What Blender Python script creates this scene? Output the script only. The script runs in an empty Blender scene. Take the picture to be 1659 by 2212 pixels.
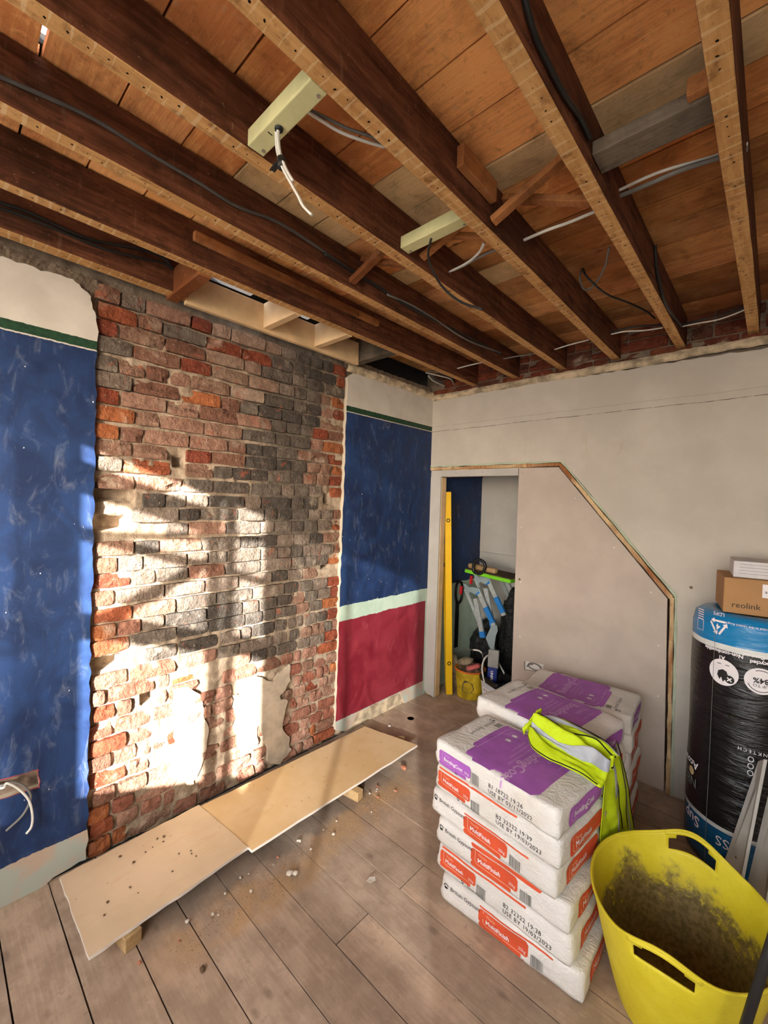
import bpy, bmesh, math, random
from mathutils import Vector, Matrix, noise
from mathutils.bvhtree import BVHTree
from mathutils.geometry import tessellate_polygon
random.seed(7)
SC = bpy.context.scene
COL = SC.collection

# ------------------------------------------------------------------ camera
CAM = Vector((2.196, -2.957, 1.65))
FPX = 918.27                                    # focal length in pixels of the 1659 x 2212 frame
yaw, pitch, roll = [math.radians(a) for a in (42.68946, -1.24945, 1.73207)]
fw = Vector((-math.sin(yaw)*math.cos(pitch), math.cos(yaw)*math.cos(pitch), math.sin(pitch)))
rt = Vector((math.cos(yaw), math.sin(yaw), 0)); dn = fw.cross(rt)
cr, sr = math.cos(roll), math.sin(roll)
RX, DY = rt*cr - dn*sr, rt*sr + dn*cr
cam = bpy.data.cameras.new('camera'); cam_o = bpy.data.objects.new('camera', cam); COL.objects.link(cam_o)
cam.sensor_fit = 'VERTICAL'; cam.sensor_height = 24; cam.lens = FPX*24/2212; cam.clip_start = .02
m = Matrix((RX, -DY, -fw)).transposed().to_4x4(); m.translation = CAM
cam_o.matrix_world = m
SC.camera = cam_o

# ------------------------------------------------------------------ light
SUN_D = Vector((-.85, 1, -.35)).normalized()
sun = bpy.data.lights.new('sun', 'SUN'); sun.energy = 52; sun.angle = math.radians(.55); sun.color = (1, .96, .89)
sun_o = bpy.data.objects.new('sun', sun); COL.objects.link(sun_o)
sun_o.rotation_euler = SUN_D.to_track_quat('-Z', 'Y').to_euler()
world = bpy.data.worlds.new('sky'); SC.world = world; world.use_nodes = True
wn = world.node_tree; bg = wn.nodes['Background']
sky = wn.nodes.new('ShaderNodeTexSky'); sky.sky_type = 'NISHITA'; sky.sun_disc = False
sky.sun_elevation = math.radians(15); sky.sun_rotation = math.atan2(-SUN_D.x, -SUN_D.y)
hs = wn.nodes.new('ShaderNodeHueSaturation'); hs.inputs['Saturation'].default_value = .45
wn.links.new(sky.outputs[0], hs.inputs['Color']); wn.links.new(hs.outputs[0], bg.inputs[0])
bg.inputs[1].default_value = 3.6
def portal(x0, x1, z0, z1, y):
    l = bpy.data.lights.new('window_portal', 'AREA'); l.shape = 'RECTANGLE'; l.size = x1-x0; l.size_y = z1-z0
    l.cycles.is_portal = True
    o = bpy.data.objects.new('window_portal', l); COL.objects.link(o)
    o.location = ((x0+x1)/2, y, (z0+z1)/2); o.rotation_euler = (math.radians(90), 0, 0)
WIN = [(.35, 1.42, .85, 2.5), (1.52, 2.36, .93, 2.54), (2.46, 3.62, .85, 2.5)]
YW = -4.3
for a in WIN: portal(*a, YW-.02)
SC.view_settings.view_transform = 'Standard'; SC.view_settings.look = 'None'
SC.view_settings.gamma = 1; SC.view_settings.use_curve_mapping = False
SC.view_settings.exposure = -0.35

# ------------------------------------------------------------------ measuring helpers: photo pixel -> point on a world plane
def ray(x, y): return (RX*((x-829.5)/FPX) + DY*((y-1106)/FPX) + fw)
def onx(x, y, v=0.): d = ray(x, y); return CAM + d*((v-CAM.x)/d.x)
def ony(x, y, v=0.): d = ray(x, y); return CAM + d*((v-CAM.y)/d.y)
def onz(x, y, v=0.): d = ray(x, y); return CAM + d*((v-CAM.z)/d.z)

# ------------------------------------------------------------------ object helpers
def lin(r, g, b): return tuple(((c/255+.055)/1.055)**2.4 if c > 10 else c/255/12.92 for c in (r, g, b)) + (1,)
def tag(o, label=None, cat=None, group=None, kind=None):
    if label: o['label'] = label
    if cat: o['category'] = cat
    if group: o['group'] = group
    if kind: o['kind'] = kind
    return o
def obj(name, verts, faces, mat, parent=None, smooth=False, origin=None):
    me = bpy.data.meshes.new(name)
    o0 = Vector(origin) if origin is not None else Vector((0, 0, 0))
    me.from_pydata([tuple(Vector(v)-o0) for v in verts], [], faces); me.update()
    bm = bmesh.new(); bm.from_mesh(me); bmesh.ops.recalc_face_normals(bm, faces=bm.faces); bm.to_mesh(me); bm.free()
    if smooth:
        for p in me.polygons: p.use_smooth = True
    me.materials.append(mat)
    o = bpy.data.objects.new(name, me); COL.objects.link(o); o.location = o0
    if parent: attach_part(o, parent)
    return o
def world_of(o):
    mm = Matrix.LocRotScale(o.location, o.rotation_euler, o.scale)
    return world_of(o.parent) @ o.matrix_parent_inverse @ mm if o.parent else mm
def attach_part(o, root):
    o.parent = root; o.matrix_parent_inverse = world_of(root).inverted()
def thing(name, label, cat, loc, group=None):
    e = bpy.data.objects.new(name, None); e.empty_display_size = .05; COL.objects.link(e); e.location = loc
    return tag(e, label, cat, group)
class MB:
    def __init__(s): s.v = []; s.f = []
    def add(s, v, f):
        n = len(s.v); s.v += [Vector(a) for a in v]; s.f += [tuple(i+n for i in q) for q in f]; return s
    def box(s, x0, x1, y0, y1, z0, z1, M=None):
        v = [Vector((x, y, z)) for x in (x0, x1) for y in (y0, y1) for z in (z0, z1)]
        if M is not None: v = [M @ a for a in v]
        return s.add(v, [(0, 1, 3, 2), (4, 6, 7, 5), (0, 4, 5, 1), (2, 3, 7, 6), (0, 2, 6, 4), (1, 5, 7, 3)])
    def tube(s, pts, r, seg=8, flat=1., caps=True, up=(0, 0, 1)):
        pts = [Vector(p) for p in pts]; n = len(pts); rs = r if isinstance(r, (list, tuple)) else [r]*n
        v = []; f = []; prev = None
        for i, p in enumerate(pts):
            t = (pts[min(i+1, n-1)]-pts[max(i-1, 0)]).normalized()
            a = t.cross(Vector(up)) if prev is None else prev - t*prev.dot(t)
            if a.length < 1e-4: a = t.cross(Vector((1, .3, 0)))
            a.normalize(); prev = a; b = t.cross(a)
            for k in range(seg):
                w = 2*math.pi*k/seg; v.append(p + a*math.cos(w)*rs[i] + b*math.sin(w)*rs[i]*flat)
        for i in range(n-1):
            for k in range(seg):
                f.append((i*seg+k, i*seg+(k+1) % seg, (i+1)*seg+(k+1) % seg, (i+1)*seg+k))
        if caps: f.append(tuple(range(seg))[::-1]); f.append(tuple((n-1)*seg+k for k in range(seg)))
        return s.add(v, f)
    def lathe(s, prof, c, seg=32, sx=1., sy=1.):
        n = len(prof); v = []; f = []
        for r, z in prof:
            for k in range(seg):
                w = 2*math.pi*k/seg; v.append((c[0]+r*sx*math.cos(w), c[1]+r*sy*math.sin(w), c[2]+z))
        for i in range(n-1):
            for k in range(seg): f.append((i*seg+k, i*seg+(k+1) % seg, (i+1)*seg+(k+1) % seg, (i+1)*seg+k))
        f.append(tuple(range(seg))[::-1]); f.append(tuple((n-1)*seg+k for k in range(seg)))
        return s.add(v, f)
    def obj(s, name, mat, parent=None, smooth=False, origin=None): return obj(name, s.v, s.f, mat, parent, smooth, origin)
def spline(pts, n=6):
    P = [Vector(p) for p in pts]; P = [P[0]*2-P[1]] + P + [P[-1]*2-P[-2]]; out = []
    for i in range(1, len(P)-2):
        for k in range(n):
            t = k/n; a, b, c, d = P[i-1:i+3]
            out.append(.5*((2*b)+(c-a)*t+(2*a-5*b+4*c-d)*t*t+(3*b-a-3*c+d)*t**3))
    return out + [P[-2]]
def slab(name, outer, holes, fn, d0, d1, mat, parent=None):
    """flat sheet with holes: outline points (u,v) -> fn(u,v,depth)"""
    loops = [outer] + holes; flat = [p for l in loops for p in l]; n = len(flat)
    tri = tessellate_polygon([[Vector((p[0], p[1], 0)) for p in l] for l in loops])
    v = [fn(u, w, d0) for u, w in flat] + [fn(u, w, d1) for u, w in flat]
    f = [tuple(t) for t in tri] + [tuple(i+n for i in t)[::-1] for t in tri]; k = 0
    for l in loops:
        for i in range(len(l)): a, b = k+i, k+(i+1) % len(l); f.append((a, b, b+n, a+n))
        k += len(l)
    return obj(name, v, f, mat, parent)
def bevel(o, w=.003, seg=2):
    md = o.modifiers.new('bevel', 'BEVEL'); md.width = w; md.segments = seg; md.limit_method = 'ANGLE'; return o
def rnd(a, b): return random.uniform(a, b)
def nz(x, y, z=0, s=1.): return noise.noise(Vector((x*s, y*s, z*s)))

# ------------------------------------------------------------------ material helper
class N:
    def __init__(s, name):
        s.m = bpy.data.materials.new(name); s.m.use_nodes = True; s.t = s.m.node_tree; s.b = s.t.nodes['Principled BSDF']
    def new(s, k, **kw):
        n = s.t.nodes.new('ShaderNode'+k)
        for a, b in kw.items(): setattr(n, a, b)
        return n
    def put(s, sock, v):
        if isinstance(v, bpy.types.NodeSocket): s.t.links.new(v, sock)
        elif v is not None: sock.default_value = v
    def pos(s): return s.new('NewGeometry').outputs['Position']
    def objc(s): return s.new('TexCoord').outputs['Object']
    def sep(s, v): n = s.new('SeparateXYZ'); s.put(n.inputs[0], v); return n.outputs
    def comb(s, x, y, z):
        n = s.new('CombineXYZ')
        for i, v in enumerate((x, y, z)): s.put(n.inputs[i], v)
        return n.outputs[0]
    def map(s, v, sc=(1, 1, 1), loc=(0, 0, 0)):
        n = s.new('Mapping'); s.put(n.inputs[0], v); n.inputs['Scale'].default_value = sc; n.inputs['Location'].default_value = loc; return n.outputs[0]
    def noise(s, v, sc=5., det=4., rough=.55, dist=0.):
        n = s.new('TexNoise'); s.put(n.inputs['Vector'], v); n.inputs['Scale'].default_value = sc
        n.inputs['Detail'].default_value = det; n.inputs['Roughness'].default_value = rough; n.inputs['Distortion'].default_value = dist
        return n.outputs[0]
    def voro(s, v, sc=5.):
        n = s.new('TexVoronoi'); s.put(n.inputs['Vector'], v); n.inputs['Scale'].default_value = sc; return n.outputs['Distance']
    def ma(s, op, a, b=None, c=None, clamp=False):
        n = s.new('Math', operation=op, use_clamp=clamp); s.put(n.inputs[0], a); s.put(n.inputs[1], b)
        if c is not None: s.put(n.inputs[2], c)
        return n.outputs[0]
    def ss(s, v, a, b):                         # smooth step a..b
        n = s.new('MapRange', interpolation_type='SMOOTHSTEP'); s.put(n.inputs[0], v); n.inputs[1].default_value = a; n.inputs[2].default_value = b; return n.outputs[0]
    def mix(s, f, a, b, mode='MIX'):
        n = s.new('Mix', data_type='RGBA', blend_type=mode); s.put(n.inputs[0], f); s.put(n.inputs[6], a); s.put(n.inputs[7], b); return n.outputs[2]
    def ocol(s): return s.new('ObjectInfo').outputs['Color']
    def done(s, col, rough=.8, bump=None, bs=.3, bd=.01, **kw):
        s.put(s.b.inputs['Base Color'], col); s.put(s.b.inputs['Roughness'], rough)
        s.b.inputs['Specular IOR Level'].default_value = kw.get('spec', .3)
        if 'metal' in kw: s.b.inputs['Metallic'].default_value = kw['metal']
        if bump is not None:
            n = s.new('Bump'); n.inputs['Strength'].default_value = bs; n.inputs['Distance'].default_value = bd
            s.put(n.inputs['Height'], bump); s.t.links.new(n.outputs[0], s.b.inputs['Normal'])
        return s.m
def plain(name, c, rough=.7, var=.12, sc=12., **kw):
    n = N(name); p = n.objc(); f = n.noise(p, sc, 5); d = tuple(x*(1-var*2) for x in c[:3])+(1,); e = tuple(min(1, x*(1+var)) for x in c[:3])+(1,)
    return n.done(n.mix(n.ss(f, .3, .7), d, e), rough, n.noise(p, sc*6, 3), .15, .004, **kw)

def m_oldwood(name, c0, c1, axis=0, usecol=False):
    n = N(name); p = n.pos(); sc = [22, 22, 22]; sc[axis] = 1.3
    g = n.noise(n.map(p, tuple(sc)), 4., 5, .6, .25); st = n.noise(p, 3.6, 5, .6); bl = n.noise(p, 17, 4, .6); b2 = n.noise(p, 1.7, 3, .6)
    k = n.ma('ADD', n.ma('MULTIPLY', g, .25), n.ma('MULTIPLY', b2, .75))
    col = n.mix(n.ss(k, .38, .62), c0, c1)
    col = n.mix(n.ma('MULTIPLY', n.ss(st, .5, .74), .5), col, tuple(x*.42 for x in c0[:3])+(1,))
    col = n.mix(n.ma('MULTIPLY', n.ss(bl, .6, .75), .25), col, (.42, .33, .25, 1))
    mo = n.noise(p, 11, 6, .7, .4); sp = n.noise(p, 48, 4, .65); kn = n.voro(n.map(p, (3.1, 5.3, 3)), 1.)
    col = n.mix(n.ma('MULTIPLY', n.ss(mo, .5, .72), .5), col, tuple(x*.38 for x in c0[:3])+(1,))
    col = n.mix(n.ma('MULTIPLY', n.ss(mo, .46, .3), .3), col, tuple(min(1, x*1.35) for x in c1[:3])+(1,))
    col = n.mix(n.ma('MULTIPLY', n.ss(sp, .58, .7), .3), col, tuple(x*.4 for x in c0[:3])+(1,))
    col = n.mix(n.ma('MULTIPLY', n.ss(kn, .075, .03), .7), col, tuple(x*.22 for x in c0[:3])+(1,))
    if usecol: col = n.mix(1., col, n.ocol(), 'MULTIPLY')
    return n.done(col, .85, n.ma('ADD', g, n.ma('ADD', n.ma('MULTIPLY', bl, .5), sp)), .4, .004, spec=.15)
M = {}
M['board'] = m_oldwood('old floorboard underside', lin(178, 112, 68), lin(234, 172, 112), 0, True)
M['newboard'] = m_oldwood('new pale floorboard', lin(206, 168, 118), lin(226, 192, 146), 0)
M['fir'] = plain('new fir timber', lin(222, 190, 146), .7, .1, 6)
M['treated'] = plain('treated batten timber', lin(206, 202, 150), .75, .08, 9)
M['strut'] = m_oldwood('old strut timber', lin(120, 70, 40), lin(176, 118, 72), 1)
M['greywood'] = m_oldwood('weathered grey timber', lin(70, 62, 54), lin(118, 106, 92), 0)
def m_joist():
    n = N('old joist with lath marks'); p = n.pos(); o = n.objc(); ox, oy, oz = n.sep(o)[0:3]
    nrm = n.sep(n.new('NewGeometry').outputs['Normal'])[2]; under = n.ss(n.ma('MULTIPLY', nrm, -1.), .5, .8)
    g = n.noise(n.map(p, (14, 1.4, 14)), 3., 7, .65, .5); st = n.noise(p, 3.2, 5, .6); ve = n.noise(n.map(p, (9, 9, 1.2)), 4, 4, .6)
    side = n.mix(n.ss(g, .3, .72), lin(70, 40, 27), lin(124, 76, 54))
    side = n.mix(n.ma('MULTIPLY', n.ss(st, .5, .68), .6), side, lin(58, 38, 28))
    side = n.mix(n.ma('MULTIPLY', n.ss(ve, .62, .78), .25), side, lin(150, 122, 96))
    s1 = n.noise(p, 16, 6, .7); s2 = n.noise(p, 75, 3, .6); s3 = n.noise(n.map(p, (5, 5, 40)), 1.5, 3, .6)
    side = n.mix(n.ma('MULTIPLY', n.ss(s1, .52, .7), .5), side, lin(44, 26, 18)); side = n.mix(n.ma('MULTIPLY', n.ss(s2, .66, .74), .45), side, lin(168, 140, 112)); side = n.mix(n.ma('MULTIPLY', n.ss(s1, .44, .3), .3), side, lin(142, 88, 62))
    jy = n.ma('ADD', oy, n.ma('MULTIPLY', n.noise(p, 9, 2), .02))
    ph = n.ma('FRACT', n.ma('DIVIDE', jy, .037)); stripe = n.ma('LESS_THAN', n.ma('ABSOLUTE', n.ma('SUBTRACT', ph, .5)), n.ma('MULTIPLY', n.ss(n.noise(p, 14, 3), .35, .65), .13))
    dk = n.noise(n.map(p, (5, 3, 5)), 5, 4, .6)
    un = n.mix(n.ss(g, .3, .7), lin(178, 130, 78), lin(212, 166, 110))
    un = n.mix(n.ma('MULTIPLY', n.ss(dk, .55, .7), .6), un, lin(110, 72, 42))
    un = n.mix(n.ma('MULTIPLY', n.ss(s1, .52, .7), .45), un, lin(118, 78, 46)); un = n.mix(n.ma('MULTIPLY', n.ss(s2, .6, .7), .3), un, lin(96, 64, 40))
    un = n.mix(n.ma('MULTIPLY', stripe, .4), un, lin(226, 200, 160))
    ph2 = n.ma('MULTIPLY', n.ma('SUBTRACT', n.ma('FRACT', n.ma('ADD', n.ma('DIVIDE', oy, .037), .5)), .5), .037)
    hx = n.ma('ADD', ox, n.ma('MULTIPLY', n.ma('SUBTRACT', n.noise(n.map(p, (0, 1, 0)), 40, 0), .5), .03))
    dist = n.ma('SQRT', n.ma('ADD', n.ma('MULTIPLY', ph2, ph2), n.ma('MULTIPLY', hx, hx)))
    un = n.mix(n.ma('LESS_THAN', dist, n.ma('MULTIPLY', n.ss(n.noise(p, 23, 1), .38, .62), .0032)), un, (.01, .006, .004, 1))
    return n.done(n.mix(under, side, un), .85, n.ma('ADD', g, n.ma('MULTIPLY', stripe, .6)), .4, .004, spec=.12)
M['joist'] = m_joist()
def m_floor():
    n = N('dusty old floorboard'); p = n.pos(); g = n.noise(n.map(p, (2.2, 26, 26)), 3.5, 5, .6, .3); st = n.noise(p, 2.0, 6, .62); sp = n.noise(p, 26, 4, .65); md = n.noise(p, 7, 5, .6)
    col = n.mix(n.ss(n.ma('ADD', n.ma('MULTIPLY', g, .3), n.ma('MULTIPLY', md, .7)), .38, .62), lin(160, 140, 122), lin(188, 166, 146))
    col = n.mix(n.ma('MULTIPLY', n.ss(st, .46, .68), .45), col, lin(134, 116, 102))
    col = n.mix(n.ma('MULTIPLY', n.ss(sp, .57, .72), .4), col, lin(194, 174, 152))
    col = n.mix(n.ma('MULTIPLY', n.ss(sp, .42, .28), .35), col, lin(110, 92, 80))
    vs = n.voro(n.map(p, (5, 9, 5)), 1.); col = n.mix(n.ma('MULTIPLY', n.ss(n.ma('ADD', vs, n.ma('MULTIPLY', md, .2)), .26, .14), .45), col, lin(96, 82, 74))
    px, py, pz = n.sep(p)[0:3]; q = n.ma('ADD', px, n.ma('MULTIPLY', n.ma('SUBTRACT', st, .5), .5)); dd = n.ma('ABSOLUTE', n.ma('SUBTRACT', q, .66)); along = n.ma('MULTIPLY', n.ss(py, -2.5, -2.2), n.ss(py, -.85, -1.1))
    du = n.ma('MULTIPLY', n.ma('MULTIPLY', along, n.ss(n.ma('ADD', dd, n.ma('MULTIPLY', n.ma('SUBTRACT', sp, .5), .16)), .12, .03)), n.ss(md, .32, .55)); col = n.mix(n.ma('MULTIPLY', du, .75), col, lin(176, 144, 106))
    grime_shade = n.ma('MULTIPLY', along, n.ss(n.ma('ADD', px, n.ma('MULTIPLY', n.ma('SUBTRACT', md, .5), .2)), .62, .52)); col = n.mix(n.ma('MULTIPLY', grime_shade, .5), col, lin(104, 96, 90))  # grey grime plus shade under the sheets, painted into the boards
    col = n.mix(1., col, n.ocol(), 'MULTIPLY')
    return n.done(col, .75, n.ma('ADD', n.ma('MULTIPLY', g, .5), sp), .35, .003, spec=.25)
M['floor'] = m_floor()
def m_brick():
    n = N('old brick'); p = n.pos(); o = n.ocol(); f = n.noise(p, 22, 6, .65); d = n.noise(p, 7, 5, .6); h = n.noise(p, 60, 4, .6)
    col = n.mix(n.ss(f, .35, .7), n.mix(1., o, (.62, .58, .56, 1), 'MULTIPLY'), o)
    col = n.mix(n.ma('MULTIPLY', n.ss(d, .56, .72), .5), col, lin(188, 172, 152))
    ch = n.noise(p, 13, 5, .7, .6); col = n.mix(n.ma('MULTIPLY', n.ss(ch, .6, .68), .55), col, lin(164, 84, 56)); sp = n.noise(n.map(p, (8, 8, 30)), 2, 5, .65)
    col = n.mix(n.ma('MULTIPLY', n.ss(sp, .55, .75), .45), col, lin(112, 92, 80)); col = n.mix(n.ma('MULTIPLY', n.ss(h, .62, .74), .4), col, lin(206, 192, 172))
    return n.done(col, .9, n.ma('ADD', n.ma('MULTIPLY', f, 1.4), n.ma('ADD', h, ch)), 1., .011, spec=.15)
M['brick'] = m_brick()
def m_mortar():
    n = N('lime mortar'); p = n.pos(); y, z = n.sep(p)[1], n.sep(p)[2]; f = n.noise(p, 14, 6, .65); h = n.noise(p, 70, 4, .7); so = n.noise(p, 3.2, 4, .6)
    col = n.mix(n.ss(f, .35, .7), lin(134, 116, 98), lin(182, 164, 142))
    yy = n.ma('ADD', y, n.ma('MULTIPLY', n.ma('SUBTRACT', so, .5), .5))
    soot = n.ma('MULTIPLY', n.ss(yy, -1.75, -1.55), n.ma('MULTIPLY', n.ss(yy, -1.12, -1.25), n.ss(z, 1.0, 1.35)))
    col = n.mix(n.ma('MULTIPLY', soot, .85), col, lin(96, 88, 78))
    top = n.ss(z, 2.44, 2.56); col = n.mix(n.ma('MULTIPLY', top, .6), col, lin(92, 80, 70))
    return n.done(col, .95, n.ma('ADD', f, h), .8, .008, spec=.1)
M['mortar'] = m_mortar()
def m_paint():
    """painted plaster on the chimney-side wall: bands of colour, each a coat of paint with its own ragged edge"""
    n = N('painted plaster bands'); p = n.pos(); x, y, z = n.sep(p)[0:3]
    e = n.noise(p, 9, 5, .6); e2 = n.noise(p, 45, 3, .6); zr = n.ma('ADD', z, n.ma('ADD', n.ma('MULTIPLY', n.ma('SUBTRACT', e, .5), .025), n.ma('MULTIPLY', n.ma('SUBTRACT', e2, .5), .01)))
    zf = n.ma('ADD', z, n.ma('MULTIPLY', n.ma('SUBTRACT', e2, .5), .008))
    cl = n.noise(n.map(p, (1, 3, 2.2)), 2.2, 6, .65, .8); wisp = n.noise(n.map(p, (1, 5, 2)), 3.3, 5, .7, 1.2)
    white = n.mix(n.ss(n.noise(p, 6, 5), .3, .7), lin(190, 183, 172), lin(205, 198, 188))
    green = n.mix(n.ss(e2, .3, .7), lin(22, 52, 34), lin(34, 70, 46))
    blue = n.mix(n.ss(cl, .35, .7), lin(22, 40, 76), lin(32, 60, 106))
    blue = n.mix(n.ma('MULTIPLY', n.ss(wisp, .52, .78), .42), blue, lin(128, 136, 152))
    vo = n.voro(n.map(p, (1, 7, 5), (3, 1, 2)), 2.4); blue = n.mix(n.ma('LESS_THAN', n.ma('ADD', vo, n.ma('MULTIPLY', e2, .1)), .085), blue, lin(200, 205, 210))
    mint = n.mix(n.ss(n.noise(p, 5, 4), .35, .65), lin(168, 190, 172), lin(186, 204, 188))
    red = n.mix(n.ss(cl, .3, .7), lin(116, 24, 40), lin(140, 42, 56)); red = n.mix(n.ma('MULTIPLY', n.ss(wisp, .55, .8), .35), red, lin(178, 110, 112))
    base = n.mix(n.ss(n.noise(p, 7, 5), .42, .58), lin(186, 166, 148), lin(172, 178, 168))
    left = n.ma('LESS_THAN', y, -1.7); cup = n.ma('GREATER_THAN', y, -.015)
    low = n.mix(n.ma('GREATER_THAN', zr, .815), red, mint); low = n.mix(n.ma('LESS_THAN', zf, .118), low, base)
    low = n.mix(cup, low, mint)
    col = n.mix(n.ma('GREATER_THAN', zr, n.ma('ADD', .922, n.ma('MULTIPLY', left, -.762))), n.mix(left, low, base), blue)
    col = n.mix(n.ma('GREATER_THAN', zf, 2.268), col, white)
    col = n.mix(n.ma('MULTIPLY', n.ma('GREATER_THAN', zf, 2.274), n.ma('LESS_THAN', zf, 2.312)), col, green)
    front = n.ma('GREATER_THAN', n.sep(n.new('NewGeometry').outputs['Normal'])[0], .6)
    col = n.mix(front, lin(190, 178, 158), col)
    rough = n.ma('ADD', .5, n.ma('MULTIPLY', n.ss(cl, .3, .7), .25))
    return n.done(col, rough, n.ma('ADD', e, n.ma('MULTIPLY', e2, .4)), .22, .004, spec=.35)
M['paint'] = m_paint()
def m_white(name, ca, cb, crack=False):
    n = N(name); p = n.pos(); x, y, z = n.sep(p)[0:3]; a = n.noise(p, 2.6, 6, .6); b = n.noise(p, 18, 4, .6); c = n.noise(p, 1.1, 3)
    col = n.mix(n.ss(a, .35, .7), ca, cb); col = n.mix(n.ma('MULTIPLY', n.ss(n.noise(n.map(p, (3, 3, 1.2)), 2.2, 4, .6), .62, .78), .35), col, lin(164, 138, 104))
    vo = n.voro(n.map(p, (5, 5, 5)), 1.); col = n.mix(n.ma('LESS_THAN', vo, .045), col, lin(110, 92, 74))
    if crack:
        zz = n.ma('ADD', z, n.ma('MULTIPLY', n.ma('SUBTRACT', n.noise(n.map(p, (1, 1, 0)), 3, 5, .6), .5), .02))
        k = n.ma('LESS_THAN', n.ma('ABSOLUTE', n.ma('SUBTRACT', zz, 2.268)), n.ma('MULTIPLY', n.ss(b, .3, .6), .0018))
        k2 = n.ma('MULTIPLY', n.ma('LESS_THAN', n.ma('ABSOLUTE', n.ma('SUBTRACT', zz, 2.31)), .0007), n.ma('GREATER_THAN', c, .47))
        col = n.mix(n.ma('MAXIMUM', k, n.ma('MULTIPLY', k2, .7)), col, lin(84, 70, 58))
    return n.done(col, .75, n.ma('ADD', a, n.ma('MULTIPLY', b, .4)), .2, .004, spec=.25)
M['white'] = m_white('off-white painted plaster', lin(185, 177, 166), lin(199, 191, 180), True)
M['pboard'] = m_white('bare plasterboard', lin(178, 165, 154), lin(192, 179, 167))
M['pboard2'] = m_white('grey plasterboard', lin(176, 172, 166), lin(190, 186, 180))
M['gyp'] = plain('gypsum edge', lin(226, 222, 216), .9, .05)
M['rag'] = plain('ragged lime plaster', lin(196, 178, 150), .95, .25, 14)
def m_sheet(name, a, b, dots):
    n = N(name); p = n.pos(); f = n.noise(p, 3.2, 5, .6); g = n.noise(n.map(p, (9, 2, 1)), 3, 5, .6); v = n.voro(n.map(p, (16, 16, 16)), 1.); w = n.voro(n.map(p, (6, 6, 6)), 1.)
    col = n.mix(n.ss(f, .35, .68), a, b); col = n.mix(n.ma('MULTIPLY', n.ss(g, .55, .72), .35), col, lin(196, 158, 112))
    col = n.mix(n.ma('MULTIPLY', n.ma('LESS_THAN', v, dots), .6), col, lin(128, 100, 72)); col = n.mix(n.ma('MULTIPLY', n.ss(n.ma('ADD', w, n.ma('MULTIPLY', f, .18)), .17, .10), .5), col, lin(140, 112, 82))
    up = n.ma('GREATER_THAN', n.sep(n.new('NewGeometry').outputs['Normal'])[2], .6)
    return n.done(n.mix(up, lin(222, 214, 206), col), .75, n.noise(p, 60, 3), .1, .002)
M['sheet1'] = m_sheet('dusty plasterboard sheet', lin(200, 178, 148), lin(212, 190, 160), .05)
M['sheet2'] = m_sheet('yellowed plasterboard sheet', lin(206, 174, 128), lin(216, 188, 148), .07)
M['dark'] = plain('dark void', (.02, .017, .015, 1), .95)
M['cable_w'] = plain('white cable sheath', lin(222, 220, 212), .45, .04)
M['cable_g'] = plain('grey cable sheath', lin(120, 118, 114), .45, .06)
M['cable_k'] = plain('black cable sheath', (.02, .02, .02, 1), .4, .05)
M['steel'] = plain('zinc screw steel', (.5, .5, .5, 1), .35, .1, 20, metal=1.)
M['hole'] = plain('black hole', (.004, .004, .004, 1), 1.)
# the room
M['outer'] = plain('plain wall paint', lin(205, 196, 182), .85, .04)
M['upvc'] = plain('white window frame', lin(235, 235, 232), .4, .02)
def m_dim_film():
    n = N('sun-dimming window film'); n.t.nodes.remove(n.b); out = n.t.nodes['Material Output']
    tr = n.new('BsdfTransparent'); tl = n.new('BsdfTranslucent'); mx = n.new('MixShader'); tr.inputs[0].default_value = (1, 1, 1, 1); tl.inputs[0].default_value = (.42, .42, .41, 1)
    mx.inputs[0].default_value = .70; n.t.links.new(tr.outputs[0], mx.inputs[1]); n.t.links.new(tl.outputs[0], mx.inputs[2]); n.t.links.new(mx.outputs[0], out.inputs[0]); return n.m
M['film'] = m_dim_film()  # unseen film added to the side windows to weaken their sun

# ================================================================== STRUCTURE
ZJ, ZB = 2.605, 2.775                           # joist undersides, board undersides
# ---- floor
fl = MB().box(-.1, 3.75, -4.35, .92, -.06, -.03).obj('floor', M['dark']); tag(fl, kind='structure')
fy = [-2.59 + .1705*k for k in range(-11, 22)]
joints = {4: 1.052, 6: 1.072, 1: 2.4, 9: 2.2, -2: 1.9, 11: 1.3, 13: .5, 2: 3.0, 8: 2.9, 3: 2.5}
def plank(x0, x1, y0, y1, z0, z1, mat, parent, name='plank', col=None, wob=.0012):
    bm = bmesh.new(); nx = max(1, int((x1-x0)/.45)); v = []
    for i in range(nx+1):
        x = x0+(x1-x0)*i/nx
        for (y, z) in ((y0, z0), (y1, z0), (y1, z1), (y0, z1)): v.append((x, y+rnd(-wob, wob), z+rnd(-wob, wob)*.6))
    f = [(0, 1, 2, 3), (nx*4+3, nx*4+2, nx*4+1, nx*4)]
    for i in range(nx):
        for k in range(4): f.append((i*4+k, i*4+(k+1) % 4, (i+1)*4+(k+1) % 4, (i+1)*4+k))
    bm.free()
    o = obj(name, v, f, mat, parent, origin=((x0+x1)/2, (y0+y1)/2, (z0+z1)/2))
    if col: o.color = col
    return o
for k in range(len(fy)-1):
    y0, y1 = fy[k]+.0022, fy[k+1]-.0022
    if y0 > .9: continue
    y1 = min(y1, .9); xs = [-.02] + ([joints[k-11]] if (k-11) in joints else []) + [3.7]
    for a, b in zip(xs, xs[1:]):
        t = rnd(.84, 1.06); w = rnd(-.03, .03)
        plank(a+.002, b-.002, y0, y1, -.03, rnd(-.0015, .0008), M['floor'], fl, col=(t+w, t, t-w, 1))
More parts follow.
